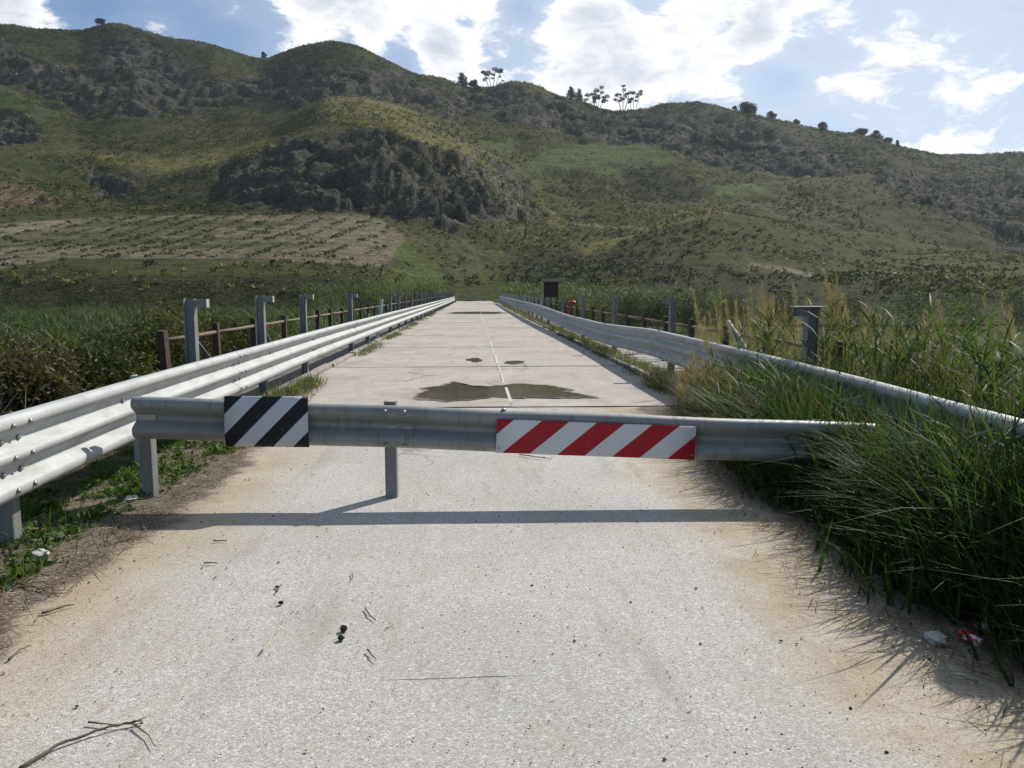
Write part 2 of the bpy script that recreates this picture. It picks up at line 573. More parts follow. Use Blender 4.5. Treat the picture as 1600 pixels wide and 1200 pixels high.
def m_ground(name, attr=True, scale=.5):
    m, t = mat(name)
    g = pos(t)
    a = t.new('ShaderNodeAttribute', attribute_name='Col').outputs['Color']
    n = t.noise(g, scale, 9, .68)
    n3 = t.noise(g, scale * 4.5, 7, .7)
    c = t.mix(t.ramp(n, .40, .62, 0, .85), a, t.mix(1, a, (.42, .46, .40), 'MULTIPLY'))
    c = t.mix(t.ramp(n3, .50, .64, 0, .8), c, t.mix(1, a, (1.9, 1.8, 1.5), 'MULTIPLY'))
    c = t.mix(t.ramp(n3, .36, .47, .85, 0), c, t.mix(1, a, (.25, .3, .25), 'MULTIPLY'))
    p = t.new('ShaderNodeBsdfPrincipled', {'Base Color': c, 'Roughness': .95, 'Specular IOR Level': .05,
                                           'Normal': bump(t, t.m('ADD', n, t.m('MULTIPLY', n3, .6)), 1.0, 1.0 / (scale * 2.5) * .45)})
    return finish(m, t, p.outputs[0])


M['hill'] = m_ground('hillside_ground', scale=.22)
M['near'] = m_ground('valley_ground', scale=1.6)

# ================================================================== TERRAIN
cols = [-700, 0, 180, 330, 400, 520, 600, 700, 760, 850, 950, 1050, 1120, 1250, 1350, 1450, 1600, 2300]
rows = {
    96:  [507] * 18,
    112: [482, 482, 482, 482, 482, 482, 482, 486, 486, 484, 484, 484, 484, 484, 484, 484, 484, 484],
    124: [436, 436, 436, 436, 437, 438, 442, 462, 466, 464, 462, 461, 461, 461, 461, 461, 461, 461],
    140: [422, 422, 420, 418, 418, 420, 430, 448, 452, 450, 448, 446, 446, 446, 446, 446, 446, 446],
    180: [386, 386, 384, 382, 380, 382, 392, 416, 430, 434, 430, 424, 420, 424, 432, 432, 430, 430],
    230: [342, 344, 340, 337, 336, 337, 346, 372, 392, 408, 400, 376, 366, 385, 410, 414, 412, 412],
    260: [322, 328, 330, 322, 296, 268, 262, 286, 320, 372, 372, 345, 331, 360, 392, 400, 398, 398],
    290: [262, 270, 302, 288, 252, 219, 213, 243, 284, 340, 347, 338, 338, 352, 366, 374, 384, 380],
    330: [232, 244, 256, 248, 234, 192, 190, 224, 254, 306, 316, 314, 316, 325, 332, 342, 360, 350],
    380: [204, 208, 224, 222, 204, 158, 167, 202, 230, 266, 274, 281, 286, 293, 290, 306, 326, 330],
    430: [165, 168, 168, 184, 172, 141, 150, 177, 206, 228, 240, 246, 253, 262, 258, 280, 300, 310],
    480: [105, 106, 102, 134, 138, 104, 120, 152, 172, 190, 206, 211, 216, 236, 240, 262, 276, 300],
    530: [65, 67, 62, 94, 112, 72, 97, 132, 143, 146, 181, 181, 181, 206, 221, 246, 253, 290],
    570: [43, 43, 37, 78, 93, 71, 100, 133, 136, 133, 170, 166, 167, 195, 213, 238, 240, 285],
    640: [75, 75, 70, 105, 120, 105, 130, 160, 165, 165, 195, 195, 195, 220, 235, 255, 260, 300],
    800: [330] * 18,
    1100: [430] * 18,
}
skyl = [(-700, 48), (-100, 44), (0, 41), (60, 45), (120, 46), (150, 40), (180, 36), (210, 42), (255, 56), (300, 63), (345, 75), (390, 90), (412, 93), (440, 85), (480, 72),
        (515, 67), (545, 70), (580, 84), (612, 103), (650, 123), (690, 126), (740, 138), (765, 138), (800, 129), (840, 135), (870, 150), (905, 160), (960, 172), (1000, 172),
        (1040, 163), (1090, 161), (1120, 167), (1160, 178), (1215, 187), (1260, 197), (1310, 208), (1350, 215), (1390, 226), (1440, 237), (1480, 243), (1540, 242), (1600, 240), (2300, 285)]


def hermite(xk, yk, x):
    xk, yk = np.asarray(xk, float), np.asarray(yk, float)
    i = np.clip(np.searchsorted(xk, x) - 1, 0, len(xk) - 2)
    d = np.diff(yk, axis=0) / (np.diff(xk).reshape(-1, *([1] * (yk.ndim - 1))))
    mt = np.zeros_like(yk)
    mt[1:-1] = np.where(d[1:] * d[:-1] > 0, 2 * d[1:] * d[:-1] / (d[1:] + d[:-1] + 1e-9), 0)
    mt[0], mt[-1] = d[0], d[-1]
    h = xk[i + 1] - xk[i]
    t = (x - xk[i]) / h
    sh = (-1,) + (1,) * (yk.ndim - 1)
    h, t = h.reshape(sh), t.reshape(sh)
    return ((2 * t**3 - 3 * t**2 + 1) * yk[i] + (t**3 - 2 * t**2 + t) * h * mt[i] + (-2 * t**3 + 3 * t**2) * yk[i + 1] + (t**3 - t**2) * h * mt[i + 1])


dk = np.array(sorted(rows))
tab = np.array([rows[d] for d in dk], float)                         # depth x column
PXA = np.concatenate([np.arange(-700, -40, 15), np.arange(-40, 1640, 4.5), np.arange(1640, 2301, 15)])
DA = np.concatenate([np.arange(96, 150, 1.2), np.arange(150, 300, 1.6), np.arange(300, 590, 2.2), np.arange(590, 800, 12), np.arange(800, 1101, 60)])
tc_ = hermite(cols, tab.T, PXA).T                                   # depth knots x fine columns
coarse = hermite(cols, tab[list(dk).index(570)], PXA)
fineS = hermite([s[0] for s in skyl], [s[1] for s in skyl], PXA)
for i, d in enumerate(dk):
    tc_[i] += (fineS - coarse) * np.clip((d - 400) / 150, 0, 1)
qq = (600 - tc_) / FPX
zk = CAMZ + (qq - math.tan(PITCH)) / (1 + qq * math.tan(PITCH)) * dk[:, None]
Zg = hermite(dk, zk, DA)                                            # depth x column heights
PXg, Dg = np.meshgrid(PXA, DA)
slope = (Zg - CAMZ) / Dg
lat = (PXg - 800) / FPX * Dg * math.cos(PITCH) * (1 - slope * math.tan(PITCH))
Xg = lat * math.cos(YAW) + Dg * math.sin(YAW)
Yg = -lat * math.sin(YAW) + Dg * math.cos(YAW)
PYg = 600 - FPX * (math.tan(PITCH) + slope) / (1 - slope * math.tan(PITCH))


def inpoly(px, py, poly):
    ins = np.zeros(px.shape, bool)
    n = len(poly)
    for i in range(n):
        x1, y1 = poly[i]
        x2, y2 = poly[(i + 1) % n]
        c = ((y1 > py) != (y2 > py)) & (px < (x2 - x1) * (py - y1) / (y2 - y1 + 1e-9) + x1)
        ins ^= c
    return ins


def soften(mk, k=2):
    mk = mk.astype(float)
    for _ in range(k):
        p = np.pad(mk, 1, mode='edge')
        mk = (p[1:-1, 1:-1] * 2 + p[:-2, 1:-1] + p[2:, 1:-1] + p[1:-1, :-2] + p[1:-1, 2:]) / 6
    return mk


flat = np.stack([Xg.ravel(), Yg.ravel()], 1)
wx = vnoise(flat, .03, 5, 4).reshape(Xg.shape)
wy = vnoise(flat, .03, 6, 4).reshape(Xg.shape)
qx, qy = PXg + wx * 26, PYg + wy * 16
rockp = [[(-120, 60), (0, 66), (60, 82), (140, 105), (168, 168), (140, 190), (100, 165), (50, 130), (-120, 130)],
         [(165, 60), (240, 55), (300, 105), (345, 140), (320, 175), (240, 185), (190, 190), (155, 135)],
         [(-60, 165), (30, 168), (62, 190), (65, 222), (-60, 215)],
         [(345, 262), (420, 225), (520, 208), (600, 204), (700, 225), (790, 262), (850, 320), (780, 345), (705, 360), (600, 335), (420, 332), (340, 300)],
         [(330, 122), (430, 108), (560, 100), (650, 128), (690, 168), (600, 158), (500, 150), (430, 156), (340, 172)],
         [(700, 140), (800, 130), (880, 150), (920, 178), (1010, 182), (1010, 225), (920, 212), (860, 205), (800, 182), (690, 172)],
         [(1000, 190), (1120, 190), (1300, 222), (1360, 262), (1290, 268), (1180, 262), (1060, 240), (1010, 222)],
         [(1350, 250), (1480, 268), (1750, 265), (1750, 385), (1600, 378), (1490, 340), (1380, 305)],
         [(120, 262), (150, 250), (215, 270), (210, 300), (150, 300)]]
rock = np.zeros(PXg.shape, bool)
for p_ in rockp:
    rock |= inpoly(qx, qy, p_)
rock &= (Dg > 235) & (Dg < 600)
rock = soften(rock, 3)
fieldm = soften(inpoly(PXg + wx * 6, PYg + wy * 4, [(-700, 352), (0, 346), (150, 340), (300, 335), (590, 337), (632, 372), (606, 420), (400, 405), (100, 404), (0, 420), (-700, 424)]) & (Dg < 245), 1)
pathm = soften(inpoly(PXg + wx * 5, PYg + wy * 3, [(-700, 360), (0, 352), (80, 343), (135, 346), (60, 358), (0, 368), (-700, 376)]) & (Dg < 245), 1)
earth = soften(inpoly(qx, qy, [(-300, 268), (0, 275), (60, 283), (115, 312), (112, 326), (-300, 332)]) & (Dg < 330), 2)
green = np.zeros(PXg.shape, bool)
for p_ in [[(885, 222), (1000, 226), (1062, 255), (960, 274), (860, 268), (800, 262)], [(1105, 280), (1230, 282), (1222, 305), (1110, 300)], [(750, 214), (812, 220), (802, 236), (740, 228)],
           [(598, 398), (640, 378), (692, 420), (706, 452), (640, 440), (612, 425)], [(-60, 100), (40, 150), (100, 185), (60, 190), (-60, 160)]]:
    green |= inpoly(PXg + wx * 14, PYg + wy * 9, p_)
green = soften(green & (Dg < 590), 2)
yellow = soften(inpoly(qx, qy, [(505, 150), (560, 150), (640, 168), (760, 243), (850, 310), (900, 345), (800, 318), (640, 212), (560, 196), (500, 196)]) | inpoly(qx, qy, [(150, 236), (300, 238), (450, 215), (520, 205), (430, 235), (300, 262), (160, 252)])
                | inpoly(qx, qy, [(900, 388), (1000, 350), (1100, 325), (1150, 332), (1020, 360), (920, 402)]), 3)
dark = soften(inpoly(qx, qy, [(-300, 428), (300, 424), (600, 436), (610, 478), (-300, 484)]) | inpoly(qx, qy, [(800, 395), (960, 400), (1200, 425), (1400, 430), (1700, 430), (1700, 480), (800, 480)])
              | inpoly(qx, qy, [(960, 262), (1060, 262), (1100, 285), (1080, 305), (980, 295)]), 3)

bushy = np.zeros(PXg.shape, bool)
for p_ in [[(640, 120), (760, 130), (900, 150), (1090, 155), (1300, 200), (1450, 232), (1750, 236), (1750, 420), (1600, 395), (1500, 350), (1380, 305), (1340, 270), (1200, 266), (1010, 232), (850, 205), (690, 172)],
           [(130, 36), (210, 38), (330, 75), (340, 130), (170, 120)], [(430, 84), (520, 64), (600, 95), (660, 125), (560, 155), (420, 155)], [(330, 268), (420, 222), (600, 202), (800, 262), (860, 330), (700, 362), (340, 335)],
           [(960, 285), (1010, 278), (1060, 285), (1090, 305), (990, 300)], [(150, 290), (330, 262), (360, 330), (200, 332)]]:
    bushy |= inpoly(qx, qy, p_)
bushy = soften(bushy & (Dg > 235) & (Dg < 600), 3)
frac = np.clip((Dg - 110) / 120, 0, 1) * (1 - fieldm * .85)
dz = vnoise(flat, .02, 1, 5).reshape(Xg.shape) * 5.0 * np.clip((Dg - 235) / 60, 0, 1) * (1 - green * .7) * np.clip((585 - Dg) / 50, .35, 1)
dz += vnoise(flat, .11, 2, 4).reshape(Xg.shape) * 1.1 * frac
gul = vnoise(flat + np.stack([wx.ravel(), wy.ravel()], 1) * 30, .012, 21, 3, True).reshape(Xg.shape)
dz -= np.clip(gul, .2, 1) * 4.5 * np.clip((Dg - 250) / 60, 0, 1) * np.clip((570 - Dg) / 70, 0, 1) * (1 - yellow * .7) * (1 - green)
wflat = flat + np.stack([vnoise(flat, .09, 7, 3), vnoise(flat, .09, 8, 3)], 1) * 9
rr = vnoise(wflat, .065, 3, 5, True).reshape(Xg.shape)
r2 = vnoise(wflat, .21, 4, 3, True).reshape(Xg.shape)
# rock faces break into ledges
ledge = np.sin(Zg * .9 + wx * 7) * 1.0
fr = ((Zg + wx * 14 + wy * 8 + rr * 4) / 8.5) % 1
dz += rock * ((np.clip((fr - .55) * 3 + .5, 0, 1) - fr) * 7.5 + rr * 2.4 + r2 * 2.0 - 1.8)
terr = np.abs(((Zg + wx * 3) / 7.0) % 1 - .5) * 2
dz += (terr - .5) * .7 * np.clip((Dg - 250) / 60, 0, 1) * (1 - rock) * (1 - yellow * .8)
Zt = Zg + dz

# ground colours by zone
olive = np.array([.064, .067, .026])
n_a = vnoise(flat, .022, 31, 4).reshape(Xg.shape)[..., None]
n_b = vnoise(flat, .09, 32, 4).reshape(Xg.shape)[..., None]
Cg = olive + n_a * np.array([.024, .014, .008]) + n_b * np.array([.014, .012, .006])


def blend(mk, c, s=1.0):
    global Cg
    mk = np.clip(mk * s, 0, 1)[..., None]
    Cg = Cg * (1 - mk) + np.asarray(c) * mk


blend(dark, (.034, .036, .019), .8)
blend(bushy, (.040, .043, .024), .75)
blend(yellow, (.150, .134, .052), .8)  # yellowish slope; its sunlit brightness is put into the colour too
blend(green * np.clip(.75 + n_b[..., 0] * 1.6, 0, 1), (.078, .105, .032), .85)
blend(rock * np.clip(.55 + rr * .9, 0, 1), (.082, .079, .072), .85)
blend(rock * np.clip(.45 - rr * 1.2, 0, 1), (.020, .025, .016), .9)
blend(fieldm, (.165, .140, .102), .95)
fw = np.clip(vnoise(np.stack([Xg.ravel() * .35, Yg.ravel() * 1.6], 1), .07, 41, 5).reshape(Xg.shape) * 2.4 + .25 - np.clip((PXg - 330) / 260, -1, 1) * .35, 0, 1)
blend(fieldm * fw, (.066, .072, .034), .8)
blend(pathm, (.24, .205, .16), .8)
blend(soften(inpoly(PXg, PYg + wy * 2, [(1175, 411), (1240, 421), (1310, 436), (1310, 441), (1240, 427), (1175, 416)]) | inpoly(PXg, PYg + wy * 2, [(800, 318), (900, 330), (1010, 352), (1010, 356), (900, 336), (800, 323)]), 1), (.20, .175, .12), .8)
blend(earth, (.19, .135, .085), .9)
Cg = np.clip(Cg, .01, 1)

nr, nc = Zt.shape
V = np.stack([Xg, Yg, Zt], 2).reshape(-1, 3)
ii = (np.arange(nr - 1)[:, None] * nc + np.arange(nc - 1)[None, :])
F = np.stack([ii, ii + 1, ii + nc + 1, ii + nc], 2).reshape(-1, 4)
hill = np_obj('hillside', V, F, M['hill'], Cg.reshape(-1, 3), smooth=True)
tag(hill, 'rugged olive hillside with rocky crags behind the bridge', None, kind='structure')


# near ground: approach embankment, river flat under the bridge, far abutment
def near_z(x, y):
    x, y = np.asarray(x, float), np.asarray(y, float)
    e = np.where(y < 50, np.clip((11.2 - y) / 1.3, 0, 1), np.clip((y - 99) / 5, 0, 1))
    e = e * e * (3 - 2 * e)
    wide = np.where(y < 50, 4.6, 6.5)
    sl = np.clip((np.abs(x) - wide) / 4.5, 0, 1)
    k = e * (1 - sl * sl * (3 - 2 * sl))
    P = np.stack([x.ravel(), y.ravel()], 1)
    n = vnoise(P, .12, 51, 4).reshape(x.shape) * .35
    z = -2.85 + n + k * (2.80 - n) - np.clip((y - 95) / 8, 0, 1) * .8 * (1 - k)
    verge = np.clip((np.abs(x + .1) - 2.3) / .6, 0, 1) * k
    return z + verge * vnoise(P, 1.1, 52, 4).reshape(x.shape) * .05


xs = np.concatenate([np.arange(-130, -8, 2.0), np.arange(-8, 8, .25), np.arange(8, 131, 2.0)])
ys = np.concatenate([np.arange(-30, 0, 1.5), np.arange(0, 14, .25), np.arange(14, 98, 1.5), np.arange(98, 108, .5), np.arange(108, 118, 2)])
gx, gy = np.meshgrid(xs, ys)
gz = near_z(gx, gy)
nP = np.stack([gx.ravel(), gy.ravel()], 1)
na = vnoise(nP, .06, 61, 4)[:, None]
nC = np.array([.075, .088, .034]) + na * np.array([.03, .02, .01])
shoulder = np.clip(1 - (np.abs(gx.ravel()) - 3.0) / 1.5, 0, 1) * (gy.ravel() < 11)
nC = nC * (1 - shoulder[:, None]) + np.array([.115, .09, .062]) * shoulder[:, None]
nC = np.clip(nC, .01, 1)
ii = (np.arange(len(ys) - 1)[:, None] * len(xs) + np.arange(len(xs) - 1)[None, :])
F = np.stack([ii, ii + 1, ii + len(xs) + 1, ii + len(xs)], 2).reshape(-1, 4)
gnd = np_obj('valley_ground', np.stack([gx.ravel(), gy.ravel(), gz.ravel()], 1), F, M['near'], nC, smooth=True)
tag(gnd, 'flat green river flat and road embankment', None, kind='structure')
pl = np_obj('plain', [(-1500, -1500, -4.2), (1500, -1500, -4.2), (1500, 1500, -4.2), (-1500, 1500, -4.2)], [(0, 1, 2, 3)], M['near'], np.full((4, 3), .1) * [1, 1.05, .5])
tag(pl, 'open country around the valley', None, kind='structure')



def hill_sample(px, d):
    """ground point on the hillside on a bearing (photo column) at a given depth"""
    fi = np.interp(d, DA, np.arange(len(DA)))
    fj = np.interp(px, PXA, np.arange(len(PXA)))
    i, j = np.clip(fi.astype(int), 0, nr - 2), np.clip(fj.astype(int), 0, nc - 2)
    u, v = fi - i, fj - j

    def g(A):
        w_ = (lambda q: q[:, None]) if A.ndim == 3 else (lambda q: q)
        return (A[i, j] * w_((1 - u) * (1 - v)) + A[i + 1, j] * w_(u * (1 - v)) + A[i, j + 1] * w_((1 - u) * v) + A[i + 1, j + 1] * w_(u * v))
    return np.stack([g(Xg), g(Yg), g(Zt)], 1), g


# ================================================================== ROAD AND BRIDGE
def sheet(name, xs, ys, z, m, parent=None, jag=0.0):
    gx_, gy_ = np.meshgrid(xs, ys)
    gz_ = np.full(gx_.shape, z) + (vnoise(np.stack([gx_.ravel(), gy_.ravel()], 1), .8, 71, 3).reshape(gx_.shape) * .008)
    a = (np.arange(len(ys) - 1)[:, None] * len(xs) + np.arange(len(xs) - 1)[None, :])
    f = np.stack([a, a + 1, a + len(xs) + 1, a + len(xs)], 2).reshape(-1, 4)
    return np_obj(name, np.stack([gx_.ravel(), gy_.ravel(), gz_.ravel()], 1), f, m, parent=parent, smooth=True)


rd = sheet('road', np.linspace(-3.0, 3.0, 40), np.linspace(-25, 10.06, 160), -.004, M['road'])
tag(rd, 'pale chip-seal approach road with sandy dirty verges', None, kind='structure')
rd2 = sheet('far_road', np.linspace(-2.5, 2.9, 12), np.linspace(103.3, 126, 20), .0, M['deck'])
tag(rd2, 'road running on past the far end of the bridge', None, kind='structure')

BR0, BR1 = 10.12, 103.2
bd = MB()
bd.box((0.1, (BR0 + BR1) / 2, -.45), (9.0, BR1 - BR0, .80))
for k in range(5):
    yy = BR0 + 1 + k * (BR1 - BR0 - 2) / 4
    bd.box((0.1, yy, -2.3), (8.0, .9, 2.9))
bridge = bd.build('bridge_deck', M['darkconc'])
tag(bridge, 'low concrete road bridge deck crossing the valley', None, kind='structure')

SEAM = .50
joints = [10.12]
while joints[-1] < BR1 - 5:
    joints.append(joints[-1] + 5.55)
joints[-1] = BR1
slab_cache = {}
for k in range(len(joints) - 1):
    y0, y1 = joints[k], joints[k + 1]
    for side in (0, 1):
        x0, x1 = ((-2.86, SEAM - .004), (SEAM + .004, 3.02))[side]
        L_ = round(y1 - y0 - .08, 3)
        key = (side, L_)
        if key not in slab_cache:
            b = MB().box((0, 0, 0), (x1 - x0, L_, .06))
            slab_cache[key] = b.mesh('concrete_slab', M['deck'])
        o = bpy.data.objects.new('concrete_slab', slab_cache[key])
        o.location = ((x0 + x1) / 2, (y0 + y1) / 2, -.031 + random.uniform(-.004, .004))
        o.rotation_euler = (random.uniform(-.0012, .0012), random.uniform(-.001, .001), 0)
        link(o, bridge)
# mortar ridge smeared along the seam
mv = MB()
yy = BR0 + .4
while yy < 60:
    ln = random.uniform(1.2, 3.5)
    wd = random.uniform(.04, .075)
    mv.box((SEAM + random.uniform(-.012, .012), yy + ln / 2, -.001), (wd, ln - .02, .022), taper=.6)
    yy += ln + (random.uniform(.1, .5) if random.random() < .3 else 0)
mv.build('mortar_ridge', M['mortar'], bridge)
# kerbs and raised footways
for side, x0, x1 in ((-1, -3.05, -2.90), (1, 3.06, 3.20)):
    y = BR0 + .02
    while y < BR1 - 1:
        L_ = 1.45
        o = MB().box((0, 0, 0), (x1 - x0, L_ - .02, .20)).build('kerb_stone', M['kerb'], bridge, bevel=.015)
        o.location = ((x0 + x1) / 2 + random.uniform(-.015, .015), y + L_ / 2, -.045 + random.uniform(-.02, .012))
        o.rotation_euler = (0, random.uniform(-.04, .04), random.uniform(-.008, .008))
        y += L_
# footway paving on the right, seen under the rail
pm = MB().box((0, 0, 0), (.46, .46, .06)).mesh('paving_slab', M['kerb'])
for i in range(48):
    for j in range(2):
        o = bpy.data.objects.new('paving_slab', pm)
        o.location = (3.46 + j * .485, BR0 + .3 + i * .485, -.02 + random.uniform(-.012, .012))
        o.rotation_euler = (random.uniform(-.02, .02), random.uniform(-.02, .02), random.uniform(-.02, .02))
        link(o, bridge)


# puddles: irregular sheets of muddy water lying in the hollows of the deck
def puddle(name, pts, label, z=.0095, jag=.24):
    c = sum((Vector(p) for p in pts), Vector((0, 0))) / len(pts)
    ring = []
    n = len(pts)
    for i in range(n):
        a, b = Vector(pts[i]), Vector(pts[(i + 1) % n])
        for k in range(14):
            p = a.lerp(b, k / 14)
            q = np.array([[p.x * 1.0, p.y * .8]])
            d = (p - c).normalized()
            p = p + d * float(vnoise(q, 2.6, 91, 5)[0]) * jag
            ring.append((p.x, p.y, z))
    n_ = len(ring)
    inner = [(c.x + (r_[0] - c.x) * .80, c.y + (r_[1] - c.y) * .80, z) for r_ in ring]
    vs = np.array([(c.x, c.y, z)] + inner + ring)
    fs = [(0, 1 + i, 1 + (i + 1) % n_, 1 + (i + 1) % n_) for i in range(n_)]
    me_f = [(0, 1 + i, 1 + (i + 1) % n_) for i in range(n_)]
    me_f += [(1 + i, 1 + n_ + i, 1 + n_ + (i + 1) % n_) for i in range(n_)] + [(1 + i, 1 + n_ + (i + 1) % n_, 1 + (i + 1) % n_) for i in range(n_)]
    wet = np.ones((len(vs), 3))
    wet[1 + n_:] = 0
    o = np_obj(name, vs, np.array(me_f), M['water'], wet)
    return tag(o, label, None, kind='structure')


puddle('puddle', [gp(*q).xy for q in [(642, 624), (700, 628), (770, 622), (850, 623), (930, 622), (905, 612), (870, 601), (800, 599), (770, 604), (730, 603), (706, 596), (690, 602), (660, 606)]],
       'large muddy brown puddle just beyond the barrier')
puddle('puddle', [gp(*q).xy for q in [(731, 563), (738, 566), (748, 566), (753, 563), (747, 560), (737, 560)]], 'small left puddle on the second slab row')
puddle('puddle', [gp(*q).xy for q in [(782, 566), (790, 569), (805, 570), (819, 567), (808, 564), (792, 564)]], 'small right puddle on the second slab row')
puddle('puddle', [(-2.1, 52.5), (-1.6, 57.5), (.4, 58.5), (2.0, 57.5), (2.6, 53.5), (1.2, 51.5), (-.6, 51.8)], 'long dark puddle across the far part of the deck')


# ------------------------------------------------------------------ guardrails
def wave(n):
    """profile of a corrugated rail with n waves: list of (outward, z), top to bottom"""
    pts = []
    pitch = .19
    half = (n - 1) * pitch / 2
    for k in range(n):
        zc = half - k * pitch
        up = [(-.006, .046), (.006, .058), (.028, .064), (.056, .057), (.075, .040), (.083, .020)] if k == 0 else [(.003, .086), (.012, .072), (.074, .032), (.083, .018)]
        dn = [(.083, -.006), (.078, -.022), (.062, -.042), (.030, -.058)] if k == n - 1 else [(.083, .002), (.076, -.014), (.012, -.064), (.003, -.080)]
        pts += [(o, zc + z) for o, z in up + dn]
    return pts


def sweep(prof, path, side, thick=.004):
    """sweep (outward, z) along path [(x,y,z)], outward = side * right-hand normal"""
    mb = MB()
    rings = []
    path = [Vector(p) for p in path]
    for i, p in enumerate(path):
        d = (path[min(i + 1, len(path) - 1)] - path[max(i - 1, 0)])
        d.z = 0
        d.normalize()
        nrm = Vector((d.y, -d.x, 0)) * side
        ring = [p + nrm * o + Vector((0, 0, z)) for o, z in prof] + [p + nrm * (o - thick) + Vector((0, 0, z)) for o, z in reversed(prof)]
        rings.append(ring)
    m_ = len(rings[0])
    vs = [v for r_ in rings for v in r_]
    fs = []
    for i in range(len(rings) - 1):
        for k in range(m_):
            a, b = i * m_ + k, i * m_ + (k + 1) % m_
            fs.append((a, b, b + m_, a + m_) if side > 0 else (b, a, a + m_, b + m_))
    h = m_ // 2
    for base in (0, (len(rings) - 1) * m_):
        for k in range(h - 1):
            fs.append((base + k, base + k + 1, base + m_ - 2 - k, base + m_ - 1 - k))
    return mb.add(vs, fs)


def smooth_by_angle(o):
    o.data.polygons.foreach_set('use_smooth', [True] * len(o.data.polygons))
    o.data.set_sharp_from_angle(angle=R(38))


def curve(knots):
    kx = [k[0] for k in knots]
    return lambda y: (float(hermite(kx, [k[1] for k in knots], np.array([y]))[0]), float(hermite(kx, [k[2] for k in knots], np.array([y]))[0]))


bolt_mb = MB()
bolt_mb.tube([(0, 0, 0), (0, .008, 0), (0, .014, 0)], [.017, .016, .008], 8)
bolt_mesh = bolt_mb.mesh('bolt', M['bolt'], True)


def bolt(parent, loc, direction):
    o = bpy.data.objects.new('bolt', bolt_mesh)
    o.location = loc
    o.rotation_euler = Vector(direction).to_track_quat('Y', 'Z').to_euler()
    return link(o, parent)


def h_post(mb, x, y, z0, z1, w_=.10, t=.009, lean=0.0):
    h = z1 - z0
    for s in (-1, 1):
        mb.box((x + s * (w_ / 2), y, (z0 + z1) / 2), (t, w_, h))
    mb.box((x, y, (z0 + z1) / 2), (w_ - t, t * .8, h))


def c_post(mb, x, y, z0, z1, w_=.08, t=.006):
    h = z1 - z0
    mb.box((x, y - w_ / 2, (z0 + z1) / 2), (w_, t, h))
    for s in (-1, 1):
        mb.box((x + s * (w_ / 2 - t / 2), y + .004, (z0 + z1) / 2), (t, w_ - t, h))


prof3 = wave(3)
prof2 = wave(2)
lcurve = curve([(-6, -2.50, .57), (4.4, -2.72, .57), (6.5, -2.80, .57), (9.3, -2.845, .57), (14.7, -2.90, .57), (20, -2.88, .57), (30, -2.82, .575), (45, -2.70, .585), (70, -2.52, .60), (98, -2.40, .61)])
rcurve = curve([(-6, 3.05, .52), (2.0, 3.12, .54), (4.2, 3.16, .55), (6.4, 3.24, .57), (8.9, 3.30, .575), (13.7, 3.33, .585), (16.5, 3.31, .53), (20, 3.30, .475), (25, 3.26, .475), (31, 3.22, .545), (38, 3.20, .625), (55, 3.2, .65), (75, 3.25, .68), (97, 3.3, .70)])


def guardrail(name, cv, side, y_start, y_end, first, step, label, m, posts_fn, bolts_to):
    root = empty(name, (cv(5)[0], 5, 0))
    org = root.location
    tag(root, label, 'guardrail')
    y = first
    k = 0
    while y < y_end - .5:
        a, b = y - .16, min(y + step + .16, y_end)
        nn = max(4, int((b - a) / .5))
        off = .0045 * (k % 2)
        path = []
        for i in range(nn + 1):
            yy = a + (b - a) * i / nn
            x, zc = cv(yy)
            path.append(Vector((x + side * off, yy, zc)) - org)
        o = sweep(prof3, path, side).build('beam_panel', m, root)
        smooth_by_angle(o)
        if y < bolts_to:
            for dy in (-.10, .08):
                x, zc = cv(y + dy)
                for wv_ in (-1, 0, 1):
                    # bolts sit on the sloping upper flank of each wave
                    bolt(o, Vector((x + side * (.088), y + dy, zc + wv_ * .19 + .004)) - org, (side, 0, .15))
                for wv_ in (-.5, .5):
                    bolt(o, Vector((x + side * .010, y + dy, zc + wv_ * .19)) - org, (side, 0, 0))
            bolt(o, Vector((cv(y + 1.6)[0] + side * .010, y + 1.6, cv(y + 1.6)[1] + .095)) - org, (side, 0, 0))
        y += step
        k += 1
    posts_fn(root, org)
    return root


def left_posts(root, org):
    for y in (-1.9, .4, 2.0, 4.7):
        mb = MB()
        c_post(mb, lcurve(y)[0] - .10 - org.x, y - org.y, -.30, .74)
        mb.build('short_post', M['galv_post'], root)
    mb = MB()
    c_post(mb, lcurve(6.9)[0] - .13 - org.x, 6.9 - org.y, -.4, .795, .13, .008)
    mb.build('short_post', M['galv'], root)
    ys_ = [8.35, 11.2, 14.1, 19.3, 22.2, 25.1]
    while ys_[-1] < 97:
        ys_.append(ys_[-1] + 2.95)
    for i, y in enumerate(ys_):
        x = lcurve(y)[0] - .17
        top = 1.46 + random.uniform(-.015, .015)
        if i == 5:
            # knocked over: leans along the bridge
            o = MB().bar((0, 0, 0), (.10, .55, 1.28), .09, .05).build('support_post', M['galv'], root)
            o.location = Vector((x, y - .8, .0)) - org
            continue
        if i == 4:
            top = .9
        mb = MB()
        h_post(mb, 0, 0, -.1, top)
        o = mb.build('support_post', M['galv_post'], root)
        o.location = Vector((x, y, 0)) - org
        if i == 4:
            continue
        if y < 34:
            a_ = MB()
            a_.box((.115, -.03, top - .045), (.13, .006, .08)).box((.115, .03, top - .045), (.13, .006, .08)).box((.115, 0, top - .008), (.13, .054, .006))
            a_.build('bracket_arm', M['galv_post'], o)
            MB().box((.184, 0, top - .045), (.007, .085, .088)).build('end_plate', M['galv'], o)
        if i < 4:
            MB().bar((-.06, .05, 1.12), (-.10, 1.45, .40), .045, .012).build('brace', M['galv_post'], o)
            mb2 = MB().box((.075, 0, .62), (.04, .16, .2))
            mb2.build('spacer_block', M['galv_post'], o)


